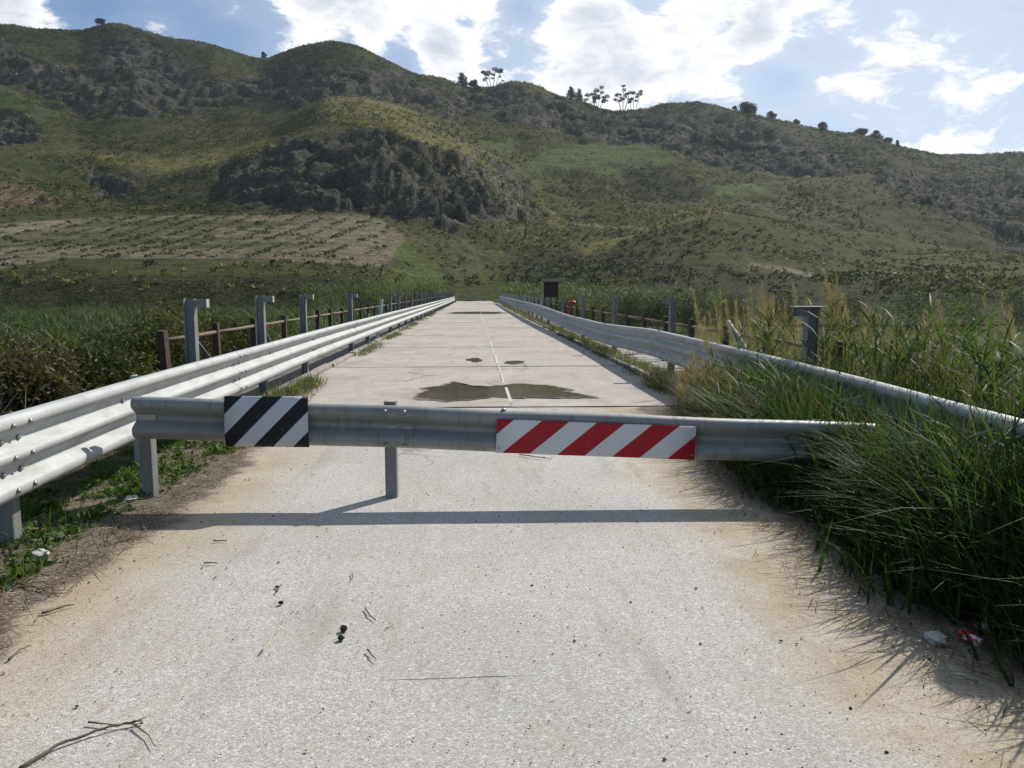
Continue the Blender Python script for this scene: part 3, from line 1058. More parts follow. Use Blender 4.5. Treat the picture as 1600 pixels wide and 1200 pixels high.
def right_posts(root, org):
    ys_ = [8.05, 13.8, 19.35, 24.7, 30.2, 35.5]
    for i, y in enumerate(ys_):
        x = rcurve(y)[0] + (.27 if i else .32)
        top = (1.36, 1.40, 1.375, 1.34, 1.2, 1.2)[i]
        mb = MB()
        h_post(mb, 0, 0, -.1, top, .12 if i == 0 else .10)
        o = mb.build('support_post', M['galv_post'], root)
        o.location = Vector((x, y, 0)) - org
        ar = MB()
        lx = -.12
        ar.box((lx, -.03, top - .05), (.13, .006, .09)).box((lx, .03, top - .05), (.13, .006, .09)).box((lx, 0, top - .006), (.13, .054, .006))
        ar.build('bracket_arm', M['galv_post'], o)
        if i == 0:
            MB().box((-.04, 0, top + .006), (.34, .16, .010)).build('cap_plate', M['galv'], o)
    y = 38.5
    while y < 97:
        mb = MB()
        h_post(mb, 0, 0, -.1, rcurve(y)[1] + .58, .10)
        o = mb.build('support_post', M['galv'], root)  # paler steel than the nearer posts: sunlit white painted into the material
        o.location = Vector((rcurve(y)[0] + .2, y, 0)) - org
        y += 2.9
    for y in (1.6, 5.4, 9.75, 11.9):
        mb = MB()
        c_post(mb, rcurve(y)[0] + .06 - org.x, y - org.y, -.3, .72, .10)
        mb.build('short_post', M['galv_post'], root)


guardrail('guardrail', lcurve, 1, -6, 98, -5.05 + .12, 4.75, 'three-wave galvanised guardrail along the left edge of the bridge', M['galv'], left_posts, 26)
guardrail('guardrail', rcurve, -1, -6, 97, -5.2, 4.75, 'sagging three-wave guardrail on the right, half buried in tall grass', M['galv'], right_posts, 20)

# bent loose end of rail behind the right guardrail
bp = [at(1137, 503, 10.4), at(1150, 523, 10.2), at(1160, 540, 10.1), at(1166, 560, 10.0)]
o = MB().tube(bp, [.035, .04, .045, .05], 10).build('bent_rail_end', M['galv'])
smooth_by_angle(o)
tag(o, 'bent white steel tube end sticking up behind right guardrail', 'steel tube')


# ------------------------------------------------------------------ rusty pedestrian railings
def railing(label, x, ys_, top, width=.12):
    root = empty('railing', (x, ys_[0], 0))
    tag(root, label, 'railing')
    pm_ = MB().box((0, 0, top / 2 - .1), (width * .75, width, top + .2)).mesh('post', M['rust'])
    for i, y in enumerate(ys_):
        o = bpy.data.objects.new('post', pm_)
        o.location = (random.uniform(-.01, .01), y - ys_[0], random.uniform(-.02, .02))
        o.rotation_euler = (random.uniform(-.03, .03) if i else .07, random.uniform(-.02, .02), random.uniform(-.1, .1))
        link(o, root)
        if i:
            pp = [(0, ys_[i - 1] - ys_[0] - .1, top - .13), (random.uniform(-.01, .01), (ys_[i - 1] + y) / 2 - ys_[0], top - .14), (0, y - ys_[0] + .1, top - .13)]
            MB().tube(pp, .028, 8).build('pipe', M['pipe_rust'], root, smooth=True)
    return root


ly = [10.28, 12.26, 14.36, 16.6, 18.4, 20.1, 21.9]
while ly[-1] < 97:
    ly.append(ly[-1] + 1.95)
railing('rusty brown pipe railing outside the left guardrail', -4.02, ly, 1.03)
ry = [8.7, 10.8, 12.7]
while ry[-1] < 60:
    ry.append(ry[-1] + 2.05)
railing('dark rusty pipe railing outside the right guardrail', 4.22, ry, .98)

# ------------------------------------------------------------------ the barrier across the road
BA, BB = Vector((-2.50, 5.72, 0)), Vector((3.05, 5.44, 0))
bdir = (BB - BA).normalized()
brz = math.atan2(bdir.y, bdir.x)


def ztop(s):                                   # top of the rail sinks to the right
    return .762 - .037 * s


barrier = empty('road_barrier', BA, brz)
tag(barrier, 'galvanised two-wave steel barrier closing the road, with striped panels', 'barrier')


def wbeam(s0, s1, off, name, end_round=False):
    n = 14
    path = []
    for i in range(n + 1):
        s = s0 + (s1 - s0) * i / n
        y = -.0 - off
        path.append((s, y, ztop(s) - .153 + .004 * math.sin(s * 4)))
    o = sweep(prof2, path, 1).build(name, M['galv_dull'], barrier)
    smooth_by_angle(o)
    return o


# rail crest faces the camera: outward = right-hand normal of +x travel = -y
b1 = wbeam(0.02, 2.06, .005, 'beam_panel')
b2 = wbeam(1.80, 6.1, .0, 'beam_panel')
for s, o in ((1.86, b1), (2.0, b1)):
    for dz_ in (-.030, -.275):
        bolt(o, (s, -.085 - .006, ztop(s) + dz_ + .002), (0, -1, .9 if dz_ > -.1 else -.9))
for s in (1.9, 2.02):
    MB().box((s, -.012, ztop(s) - .153), (.05, .006, .018)).build('slot_plate', M['bolt'], b1)
MB().box((.10, -.012, ztop(.1) - .153), (.13, .006, .05)).build('slot_plate', M['bolt'], b1)
for k, (s, h) in enumerate(((.06, ztop(.06) - .02), (1.88, ztop(1.88) + .03), (5.35, ztop(5.35)), (6.0, ztop(6.0)))):
    mb = MB()
    c_post(mb, s, .06, -.4, h, .085, .006)
    mb.build('post', M['galv_post'], barrier)

# small bolt stub on top of the panel corner
bolt(b2, (2.72, -.03, ztop(2.72) + .004), (0, 0, 1))


def panel(name, s0, wd, ht, zoff, m, curve_):
    mb = MB()
    n = 12
    vs, fs = [], []
    for i in range(n + 1):
        v = i / n
        z = v * ht
        bulge = -.022 * (1 - (2 * v - 1) ** 4) if curve_ else 0
        for x in np.linspace(0, wd, 7):
            vs.append((x, bulge + .004 * math.sin(x * 9 + v * 2), z))
    c = 7
    for i in range(n):
        for j in range(c - 1):
            a = i * c + j
            fs.append((a, a + 1, a + c + 1, a + c))
    mb.add(vs, fs)
    o = mb.build(name, m, barrier, smooth=True)
    sl = o.modifiers.new('thick', 'SOLIDIFY')
    sl.thickness = .003
    sl.offset = -1
    zc = ztop(s0 + wd / 2) - .153
    o.location = (s0, -.098 if curve_ else -.102, zc - ht / 2 + zoff)
    o.rotation_euler = (0, .005 if curve_ else .037, 0)
    for bx in (.02, wd - .02):
        for bz in (.035, ht * .64):
            bolt(o, (bx, -.004, bz), (0, -1, 0)).scale = (.4, .4, .4)
    return tag(o)


p1 = panel('warning_panel', .705, .605, .372, .022, M['bw'], True)
p1['label'] = 'black and white diagonal striped warning sheet'
p2 = panel('warning_panel', 2.665, 1.445, .247, .004, M['rw'], False)
p2['label'] = 'red and white diagonal striped warning sheet'

# matching small barrier far away at the other end
fb = empty('road_barrier', (-1.2, 112, 0))
tag(fb, 'tiny distant steel barrier across the far end of the road', 'barrier')
o = sweep(prof2, [(0, 0, .55), (1.4, 0, .55), (2.8, 0, .55)], 1).build('beam_panel', M['galv_dull'], fb)
for x in (.1, 2.7):
    mb = MB()
    c_post(mb, x, .06, -.3, .7)
    mb.build('post', M['galv_post'], fb)

# ------------------------------------------------------------------ notice board, red pipe, round sign
nbp = at(861, 470, 60)
nb = empty('notice_board', (nbp.x, 60, 0), -.1)
tag(nb, 'dark wooden notice board with small roof on posts beyond the right rail', 'notice board')
MB().box((0, 0, 1.65), (.95, .10, 1.15)).build('board', M['wood'], nb, bevel=.01)
mb = MB()
mb.add([(-.66, -.28, 2.26), (.66, -.28, 2.26), (.66, 0, 2.48), (-.66, 0, 2.48), (-.66, .28, 2.26), (.66, .28, 2.26), (-.66, -.28, 2.21), (.66, -.28, 2.21), (.66, 0, 2.43), (-.66, 0, 2.43), (-.66, .28, 2.21), (.66, .28, 2.21)],
       [(0, 1, 2, 3), (3, 2, 5, 4), (7, 6, 9, 8), (8, 9, 10, 11), (0, 6, 7, 1), (4, 5, 11, 10), (0, 3, 9, 6), (3, 4, 10, 9), (2, 1, 7, 8), (5, 2, 8, 11)])
mb.build('roof', M['wood'], nb)
for x in (-.52, .52):
    MB().box((x, 0, .25), (.10, .10, 4.0)).build('post', M['wood'], nb)
for x in (-.36, .0, .36):
    MB().box((x, -.06, .72), (.12, .03, .72)).build('slat', M['grey_wood'], nb)

rpos = at(888, 492, 38)
rp = empty('red_pipe', (rpos.x, 38, -.02))
tag(rp, 'red curved standpipe with flanged top beside the right railing', 'standpipe')
MB().tube([(0, 0, 0), (0, 0, .55), (0, 0, .80), (.05, 0, .95), (.16, 0, 1.02), (.28, 0, .99), (.32, 0, .92)], [.09, .09, .09, .09, .09, .095, .10], 12).build('elbow_pipe', M['redpipe'], rp, smooth=True)
MB().tube([(-.40, 0, .86), (-.08, 0, .88)], .035, 8).build('side_arm', M['redpipe'], rp)
MB().tube([(0, 0, .28), (0, 0, .33)], .13, 12).build('flange', M['redpipe'], rp)

sg = empty('round_sign', (3.93, 4.76, 0), 0)
tag(sg, 'round road sign on a post, just outside the right edge of the view', 'sign')
MB().tube([(0, .05, -.2), (0, .05, 2.55)], .03, 10).build('pole', M['galv_post'], sg)
MB().tube([(0, 0, 2.22), (0, .008, 2.22)], .30, 40).build('disc', M['galv_dull'], sg)
MB().box((0, .022, 2.22), (.3, .024, .05)).build('clamp', M['bolt'], sg)


# ================================================================== VEGETATION ON THE HILL
def clumps(P, rad, k, size, base, var=.3, hue=.08, up=.9, asp=2.0, flatten=.75):
    """k leaf quads round every point P; rad/size arrays of N; base (N,3) colours"""
    N = len(P)
    off = rng.normal(size=(N, k, 3))
    off /= np.linalg.norm(off, axis=2)[..., None]
    off *= rng.uniform(.35, 1, (N, k, 1)) ** .5
    off[..., 2] = np.abs(off[..., 2]) * flatten
    Q = P[:, None, :] + off * rad[:, None, None]
    c = base[:, None, :] * rng.uniform(1 - var, 1 + var, (N, k, 1)) * (1 + rng.normal(0, hue, (N, k, 3)))
    return leafquads(Q.reshape(-1, 3), np.repeat(size, k), np.clip(c.reshape(-1, 3), .004, 1), asp=asp)


def scatter_hill(n, weight, dmin=118, dmax=585, pmin=-80, pmax=1680):
    px = rng.uniform(pmin, pmax, n)
    d = np.sqrt(rng.uniform(dmin ** 2, dmax ** 2, n))
    P, g = hill_sample(px, d)
    keep = rng.uniform(size=n) < weight(px, d, g, P)
    P, g2 = hill_sample(px[keep], d[keep])
    return P, g2, px[keep], d[keep]


# straw and olive tussocks
P, g, px_, d_ = scatter_hill(90000, lambda px, d, g, P: np.clip((vnoise(P[:, :2], .035, 71, 3) * 1.5 + .42), .04, 1) * (1 - g(fieldm)) * (1 - .93 * g(green)) * (1 - .6 * g(rock)) * np.clip(.45 + g(yellow) * .6 + (d > 240) * .35, 0, 1))
N = len(P)
mixv = np.clip(vnoise(P[:, :2], .02, 72, 3) + .45 + rng.normal(0, .25, N) + g(yellow) * .5, 0, 1)[:, None]
base = np.array([.034, .045, .016]) * (1 - mixv) + np.array([.172, .164, .068]) * mixv
sz = rng.uniform(.55, 1.25, N)
v1 = clumps(P, sz * .7, 7, sz * .85, base, flatten=1.05)
# dark shrubs, thick among the crags and along the foot of the slope
P, g, px_, d_ = scatter_hill(26000, lambda px, d, g, P: np.clip(.03 + .25 * g(rock) + .5 * g(bushy) + .34 * g(dark) + .10 * (vnoise(P[:, :2], .03, 73, 3) > .25) + .45 * ((d > 545) & (d < 580) & (px > 640)), 0, 1) * (1 - g(fieldm)) * (1 - .8 * g(green)), dmin=106)
N = len(P)
sz = rng.uniform(.6, 1.7, N) * np.where(d_ < 140, .6, 1)
v2 = clumps(P, sz, 20, sz * .50, tint((.030, .040, .020), N, .35), flatten=.85)
# weeds in lines on the old tilled field
gxw, gyw = np.meshgrid(np.arange(-150, -18, 7.0), np.arange(138, 236, 3.4))
gxw = gxw.ravel() + gyw.ravel() * .12 - 20 + rng.normal(0, .18, gxw.size)
gyw = gyw.ravel() + rng.normal(0, .45, gyw.size)
gl = gxw * math.cos(YAW) - gyw * math.sin(YAW)
gd = gxw * math.sin(YAW) + gyw * math.cos(YAW)
gpx = 800 + gl / gd * FPX / math.cos(PITCH)
ex = np.stack([rng.uniform(-60, 600, 90), rng.uniform(142, 232, 90)], 1)
keep = (rng.uniform(size=gxw.size) < np.clip(1.15 - np.abs(gpx - 300) / 420, .15, .96)) & (gpx > -80) & (gpx < 640)
rowsP = np.concatenate([np.stack([gpx[keep], gd[keep]], 1), ex])
P, g = hill_sample(rowsP[:, 0], rowsP[:, 1])
k = g(fieldm) > .5
P = P[k]
N = len(P)
sz = rng.uniform(.7, 1.25, N)
v3 = clumps(P, sz * 1.15, 22, sz * .6, tint((.045, .060, .022), N, .3), flatten=.5)
V_, F_, C_ = merge([v1, v2, v3])
o = np_obj('hillside_scrub', V_, F_, M['leaf_dull'], C_)
tag(o, 'low scrub and straw tussocks dotted over the whole hillside', 'scrub', kind='stuff')

# broken limestone among the crags
ico = [(0, 0, 1), (.9, 0, .4), (.28, .85, .4), (-.72, .53, .4), (-.72, -.53, .4), (.28, -.85, .4), (.72, .53, -.4), (-.28, .85, -.4), (-.9, 0, -.4), (-.28, -.85, -.4), (.72, -.53, -.4), (0, 0, -1)]
icf = [(0, 1, 2), (0, 2, 3), (0, 3, 4), (0, 4, 5), (0, 5, 1), (1, 6, 2), (2, 7, 3), (3, 8, 4), (4, 9, 5), (5, 10, 1), (2, 6, 7), (3, 7, 8), (4, 8, 9), (5, 9, 10), (1, 10, 6)]
P, g, px_, d_ = scatter_hill(42000, lambda px, d, g, P: np.clip(.006 + .42 * g(rock) * (vnoise(P[:, :2], .05, 77, 3) > .0) + .01 * g(dark), 0, 1) * (1 - g(fieldm) * .9) * (1 - .9 * g(green)))
N = len(P)
A = np.array(ico)[None] * (1 + rng.normal(0, .22, (N, 12, 3)))
s3 = np.clip((d_ / 300), .35, 1)[:, None, None] * rng.uniform(.25, .95, (N, 1, 1)) * np.where(rng.uniform(size=(N, 1, 1)) < .06, 1.6, 1) * rng.uniform(.6, 1.25, (N, 1, 3))
ca, sa = np.cos(rng.uniform(0, 6.3, N))[:, None], np.sin(rng.uniform(0, 6.3, N))[:, None]
A = A * s3
A = np.stack([A[..., 0] * ca - A[..., 1] * sa, A[..., 0] * sa + A[..., 1] * ca, A[..., 2]], 2) + P[:, None, :]
F_ = (np.array(icf)[None] + (np.arange(N) * 12)[:, None, None]).reshape(-1, 3)
cb_ = tint((.078, .075, .068), N, .65, .04)
cb_[rng.uniform(size=N) < .14] *= 2.3
C_ = np.repeat(cb_, 12, 0)
o = np_obj('hillside_boulders', A.reshape(-1, 3), F_, M['hill'], C_)
tag(o, 'grey limestone boulders strewn among the crags', 'boulders', kind='stuff')


# ------------------------------------------------------------------ skyline trees
def tree(px, depth, h, wdt, kind, label, base=(.034, .044, .024), sink=.6):
    h, wdt = (h * 1.3, wdt * 1.3) if kind == 'euc' else (h * 1.05, wdt * 1.1)
    Pn, _ = hill_sample(np.array([float(px)]), np.array([float(depth)]))
    p = Vector(Pn[0])
    p.z -= sink
    root = empty('tree', p)
    tag(root, label, 'tree', 'trees along the skyline')
    tr = MB()
    blobs = []
    if kind == 'euc':                                   # tall bare stems with flat tufts of leaf
        n = max(2, int(wdt / 3.4))
        for i in range(n):
            x = (i / (n - 1) - .5) * wdt * .8 + random.uniform(-.5, .5)
            hh = h * random.uniform(.55, 1.0)
            fx = x * .3
            path = [(fx, 0, 0), (fx + (x - fx) * .35, random.uniform(-.5, .5), hh * .4), (fx + (x - fx) * .75, random.uniform(-1, 1), hh * .75), (x, random.uniform(-1, 1), hh)]
            tr.tube(path, [h * .015, h * .012, h * .009, h * .004], 6)
            blobs.append((x, path[3][1], hh, random.uniform(1.2, 2.4), random.uniform(.4, .75)))
            for q in range(random.randint(3, 6)):
                a = random.uniform(0, 6.28)
                zz = hh * random.uniform(.45, .97)
                rr_ = random.uniform(1.0, 2.6)
                bx, by = x * .85 + math.cos(a) * rr_, math.sin(a) * rr_
                tr.tube([(x * .8, path[2][1] * .6, zz - 1.2), (bx, by, zz)], [h * .008, h * .004], 5)
                blobs.append((bx, by, zz + .2, random.uniform(.7, 1.8), random.uniform(.4, .8)))
    else:
        tr.tube([(0, 0, 0), (.1 * wdt * .3, 0, h * .35), (0, .1, h * .7), (0, 0, h * .9)], [h * .035, h * .028, h * .016, h * .005], 7)
        n = 13 if kind == 'round' else 15
        for i in range(n):
            f = random.uniform(.22, .97) if kind == 'round' else .15 + .85 * i / n
            r0 = wdt / 2 * (math.sin(math.pi * min(1, f * .85 + .12)) if kind == 'round' else (1.25 - f))
            a = i * 2.4 + random.uniform(-.4, .4)
            q = random.uniform(.35, .8)
            bx, by, bz = math.cos(a) * r0 * q, math.sin(a) * r0 * q, h * f
            tr.tube([(0, 0, bz * .75), (bx * .6, by * .6, bz * .92), (bx, by, bz)], [h * .012, h * .008, h * .004], 5)
            blobs.append((bx, by, bz, max(.8, r0 * random.uniform(.5, .75)), .75))
    tr.build('trunk', M['bark'], root, smooth=True)
    parts = []
    for bx, by, bz, r_, fl in blobs:
        k_ = int(60 + r_ * 70)
        off = rng.normal(size=(k_, 3))
        off /= np.linalg.norm(off, axis=1)[:, None]
        off *= (rng.uniform(.25, 1.1, (k_, 1)) ** .6) * r_
        off[:, 2] *= fl
        parts.append(leafquads(np.array([[bx, by, bz]]) + off, .30 + .16 * r_, tint(base, k_, .4, .08), asp=1.7))
    np_obj('crown', *[merge(parts)[i] for i in (0, 1)], M['leaf_dull'], merge(parts)[2], parent=root)


tree(158, 568, 5.2, 5.6, 'round', 'small lone round tree on the leftmost peak')
tree(412, 566, 5.0, 4.6, 'round', 'small dark tree in the saddle between the two left peaks')
tree(722, 560, 10, 7.5, 'cone', 'dark pointed pine left of the tall bare-stemmed tree on the ridge', sink=1.0)
tree(742, 560, 7, 7.5, 'round', 'low dark tree tucked beside the pointed pine', sink=1.5)
tree(769, 562, 15.5, 12.5, 'euc', 'tall open-crowned tree standing highest on the middle ridge', sink=1.5)
tree(892, 564, 9.0, 7.0, 'cone', 'bushy dark pine left of the thin-stemmed trees on the ridge')
tree(905, 564, 9.5, 6.0, 'cone', 'pointed dark pine touching the thin-stemmed trees on the ridge')
tree(932, 566, 11.5, 13.5, 'euc', 'broad group of thin stems with leaf tufts on the middle ridge')
tree(973, 566, 16.0, 9.0, 'euc', 'tallest slender bare stems with flat leaf tufts on the ridge')
tree(990, 566, 11.0, 10.0, 'euc', 'leaning tufted tree at the right of the thin-stemmed trees')
tree(1166, 565, 9.6, 11.0, 'round', 'dark bushy tree right of the middle ridge against blue sky')
tree(1148, 565, 4.6, 4.0, 'round', 'little shrubby tree left of the dark bushy ridge tree')
tree(1205, 565, 5.6, 6.6, 'round', 'small round tree right of the dark bushy ridge tree')
tree(1244, 565, 3.6, 4.4, 'round', 'tiny round tree halfway down the right ridge')
tree(1285, 565, 6.6, 6.0, 'round', 'neat egg-shaped tree alone on the right ridge')
tree(1345, 565, 4.6, 7.6, 'round', 'low wide tree left of the pair on the far right ridge')
tree(1369, 565, 7.4, 7.6, 'round', 'taller round tree of the cluster on the far right ridge')
tree(1387, 565, 4.4, 6.0, 'round', 'low tree right of the cluster on the far right ridge')
tree(1402, 565, 4.6, 2.4, 'cone', 'thin little pointed tree at the end of the right ridge cluster')


# ================================================================== RIVER FLAT: cane, bushes
def zn(P):
    return near_z(P[:, 0], P[:, 1])


def cane(P, h, base, leaves=9, wid=.055, ll=(.45, .9)):
    N = len(P)
    parts = []
    a = rng.uniform(0, 2 * np.pi, N)
    lean = rng.uniform(.02, .16, N)
    stem = strips(P, a, h, lean, np.zeros(N), np.full(N, .035), 2, tint((.12, .125, .05), N))
    parts.append(stem)
    t = rng.uniform(.25, 1.0, (N, leaves))
    R0 = P[:, None, :] + np.stack([np.cos(a), np.sin(a), 0 * a], 1)[:, None, :] * (lean * h)[:, None, None] * t[..., None]
    R0[..., 2] += h[:, None] * t * .97
    R0 = R0.reshape(-1, 3)
    n = len(R0)
    parts.append(strips(R0, rng.uniform(0, 6.28, n), rng.uniform(ll[0], ll[1], n), rng.uniform(.35, .8, n), rng.uniform(.1, .8, n), np.full(n, wid), 3, tint(base, n, .35), tint(base, n, .35) * 1.15))
    return merge(parts)


# left cane brake
n = 5200
x = -rng.uniform(5.2, 75, n)
y = rng.uniform(20, 97, n)
keep = (vnoise(np.stack([x, y], 1), .07, 81, 3) > -.35) & (x / y > -1.05) & ~((x > -11) & (y < 34)) & ~((y < 27) & (x > -16))
P = np.stack([x[keep], y[keep], 0 * x[keep]], 1)
P[:, 2] = zn(P)
hh = (2.5 + vnoise(P[:, :2], .1, 82, 3) * .5) * rng.uniform(.75, 1.12, len(P))
hh *= np.clip(1.12 - .1 * (P[:, 1] / 60), .8, 1.2)
V_, F_, C_ = cane(P, hh, (.055, .080, .034), 8, .10)
tag(np_obj('cane_brake', V_, F_, M['leaf'], C_), 'dense green cane filling the river flat left of the bridge', 'cane', kind='stuff')

# cane at the far end of the bridge, both sides of the road, and far right
P = []
for (x0, x1, y0, y1, n) in ((-14, -3.6, 99, 112, 420), (3.9, 26, 98, 113, 800), (-22, -12, 98, 112, 150), (26, 34, 96, 108, 120)):
    P.append(np.stack([rng.uniform(x0, x1, n), rng.uniform(y0, y1, n), np.zeros(n)], 1))
P = np.concatenate(P)
P[:, 2] = np.maximum(zn(P), -2.4)
top = np.where(P[:, 0] < 0, 2.9, 2.3) + rng.normal(0, .5, len(P)) - np.abs(P[:, 0]) * .03
V_, F_, C_ = cane(P, np.clip(top - P[:, 2], 1.2, 6), (.085, .118, .055), 10, .10)
tag(np_obj('far_cane', V_, F_, M['leaf'], C_), 'pale green cane thicket beyond the far end of the bridge', 'cane', kind='stuff')

# low meadow growth on the right flat
n = 26000
x = rng.uniform(4.8, 95, n)
y = rng.uniform(6, 97, n)
k = (x / y < 1.15)
P = np.stack([x[k], y[k], 0 * x[k]], 1)
P[:, 2] = zn(P)
N = len(P)
L_ = rng.uniform(.2, .55, N) * (1 + .8 * (vnoise(P[:, :2], .12, 84, 3) > .2))
dry = np.clip(vnoise(P[:, :2], .08, 85, 3) + .25 + rng.normal(0, .3, N), 0, 1)[:, None]
cb = np.array([.062, .09, .03]) * (1 - dry) + np.array([.13, .122, .055]) * dry
a_ = strips(P, rng.uniform(0, 6.28, N), L_ * 1.3, rng.uniform(0, .5, N), rng.uniform(0, .5, N), np.full(N, .06), 2, cb, cb * 1.1)
tag(np_obj('meadow_grass', *a_[:2], M['leaf'], a_[2]), 'rough grass on the flat right of the bridge', 'grass', kind='stuff')


def bush(name, loc, r, h, base, label, cat='bush', k=900, leaf=.16, asp=3.0, group=None, stems=6, lumps=9, m='leaf_dull', dens=1.0):
    root = empty(name, loc)
    tag(root, label, cat, group)
    st = MB()
    parts = []
    for i in range(lumps):
        a = random.uniform(0, 6.28)
        f = random.uniform(.35, 1)
        q = r * random.uniform(.1, .75) * (1.15 - .45 * f)
        c = np.array([math.cos(a) * q, math.sin(a) * q, h * f * .88])
        lr = r * random.uniform(.30, .5)
        if i < stems:
            st.tube([(c[0] * .15, c[1] * .15, -.3), (c[0] * .6, c[1] * .6, c[2] * .55), tuple(c)], [.04, .028, .01], 5)
        kk = int(k / lumps)
        off = rng.normal(size=(kk, 3))
        off /= np.linalg.norm(off, axis=1)[:, None]
        off *= (rng.uniform(.15, 1.15, (kk, 1)) ** .7) * lr
        off[:, 2] *= 1.15
        parts.append(leafquads(c + off, leaf, tint(base, kk, .4, .1) * random.uniform(.8, 1.2), asp=asp))
    st.build('stem', M['bark'], root)
    Vb, Fb, Cb = merge(parts)
    np_obj('foliage', Vb, Fb, M[m], Cb, parent=root)
    return root


def bush_at(px, py, Y, r, base, label, **kw):
    p = at(px, py, Y)
    z0 = float(near_z(np.array([p.x]), np.array([p.y]))[0])
    return bush(kw.pop('name', 'bush'), (p.x, p.y, z0), r, max(.8, p.z - z0), base, label, group=kw.pop('group', 'bushes below the left guardrail'), **kw)


tam, olv, brn = (.062, .074, .028), (.090, .094, .036), (.100, .088, .045)
fine = dict(k=16000, leaf=.085, asp=3.0, lumps=26)
bush_at(272, 470, 15.5, 1.25, olv, 'yellowish feathery bush behind the first tall rail post', **fine)
bush_at(228, 486, 14, 1.2, tam, 'feathery green bush left of the first rusty railing post', **fine)
bush_at(178, 500, 13.5, 1.3, tam, 'dark feathery bush in the middle of the left thicket', **fine)
bush_at(120, 523, 12.5, 1.2, tam, 'rounded feathery bush below the bright cane, left of centre thicket', **fine)
bush_at(205, 538, 11, .95, olv, 'light olive bush closest to the left guardrail', **fine)
bush_at(140, 556, 10.2, .8, tam, 'small green bush low by the left guardrail', **fine)
bush_at(45, 523, 12.5, 1.2, olv, 'brownish olive bush near the left picture edge', **fine)
bush_at(-30, 538, 11.5, 1.2, tam, 'feathery bush cut by the left picture edge', **fine)
bush_at(70, 568, 9.6, .8, brn, 'dry brown bush low at the left picture edge', **fine)
bush_at(10, 583, 8.8, .8, brn, 'dry brown brush at the lower left behind the guardrail', **fine)
bush_at(330, 483, 17.5, 1.2, tam, 'green bush behind the second rusty railing post', **fine)
bush_at(375, 490, 19.5, 1.1, (.06, .075, .03), 'dark bush behind the second tall rail post', **fine)

rb = dict(k=3000, leaf=.22, asp=2.2, lumps=16, group='bushes beyond the right railing')
bush_at(985, 462, 84, 3.6, (.052, .070, .040), 'dark bush beyond the flat, right of the far cane', **rb)
bush_at(1030, 466, 80, 3.2, (.046, .060, .036), 'dark rounded bush behind the third right rail post', **rb)
bush_at(1075, 462, 82, 3.4, (.052, .068, .040), 'dark bush behind the second right rail post', **rb)
bush_at(1140, 468, 88, 3.4, (.055, .07, .04), 'bush across the flat behind the grass plumes', **rb)
bush_at(1225, 470, 90, 4.0, (.05, .064, .038), 'broad bush across the flat left of the capped post', **rb)
bush_at(1320, 468, 86, 4.2, (.055, .072, .042), 'broad bush across the flat right of the capped post', **rb)
bush_at(1420, 462, 84, 4.2, (.06, .078, .05), 'greyish bush across the flat behind the dry stalks', **rb)
bush_at(1515, 462, 84, 4.4, (.07, .095, .06), 'pale grey-green bush across the flat at far right', **rb)
bush_at(1600, 456, 82, 4.4, (.065, .088, .055), 'grey-green bush at the right picture edge', **rb)
lb = dict(k=2600, leaf=.24, asp=2.2, lumps=16, group='bushes at the foot of the left bank')
for px, py, lab in ((20, 448, 'dark bush on the bank at the far left edge'), (110, 446, 'dark bush on the bank, second from the left'), (200, 450, 'dark bush on the bank above the bright cane'),
                    (300, 444, 'dark bush on the bank behind the first tall post'), (390, 446, 'dark bush on the bank left of the second tall post'), (470, 450, 'dark bush on the bank behind the third tall post'), (570, 452, 'rounded dark bush right of the fourth tall post')):
    bush_at(px, py, 104, 4.6, (.046, .052, .03), lab, **lb)


# ================================================================== ROADSIDE GRASS, RIGHT
def U(a, b, n):
    return rng.uniform(a, b, n)


def edge_x(y):                                   # inner edge of the grass against the road
    return np.interp(y, [1.2, 2.8, 3.6, 4.4, 5.3, 6.8, 8.2, 9.8, 11], [2.42, 2.30, 2.16, 2.22, 2.25, 2.20, 2.45, 2.72, 2.95])


def blades(n, xs_, ys_, L, w_, lean, bend, base, tip=None, var=.35, toward=None, spread=1.6, seg=5, clump=0.0, vs=1.0):
    y = U(*ys_, n)
    x0 = edge_x(y) if xs_[0] is None else np.full(n, xs_[0])
    x = x0 + (xs_[1] - x0) * U(0, 1, n)
    if clump:
        k = max(1, int(n / 45))
        cx, cy = x[:k], y[:k]
        idx = rng.integers(0, k, n)
        x, y = cx[idx] + rng.normal(0, clump, n), cy[idx] + rng.normal(0, clump, n)
    P = np.stack([x, y, np.zeros(n)], 1)
    P[:, 2] = np.maximum(near_z(x, y), -1.0) - .01
    a = U(0, 2 * np.pi, n) if toward is None else toward + rng.normal(0, spread, n)
    hv = (1 + .25 * vnoise(P[:, :2], 1.2, 95, 2)) * np.clip(.38 + (x - edge_x(y)) / .65, .38, 1) * (1 - .42 * np.exp(-((y - 5.0) / .55) ** 2) * (x < 2.78))
    c = tint(base, n, var, .1)
    return strips(P, a, U(*L, n) * hv, U(*lean, n), U(*bend, n), U(*w_, n), seg, c, c * 1.15 if tip is None else tint(tip, n, var, .1), vs=vs)


G1, G2, DRY, DRK = (.034, .064, .020), (.054, .088, .026), (.20, .165, .095), (.022, .042, .015)
parts = []
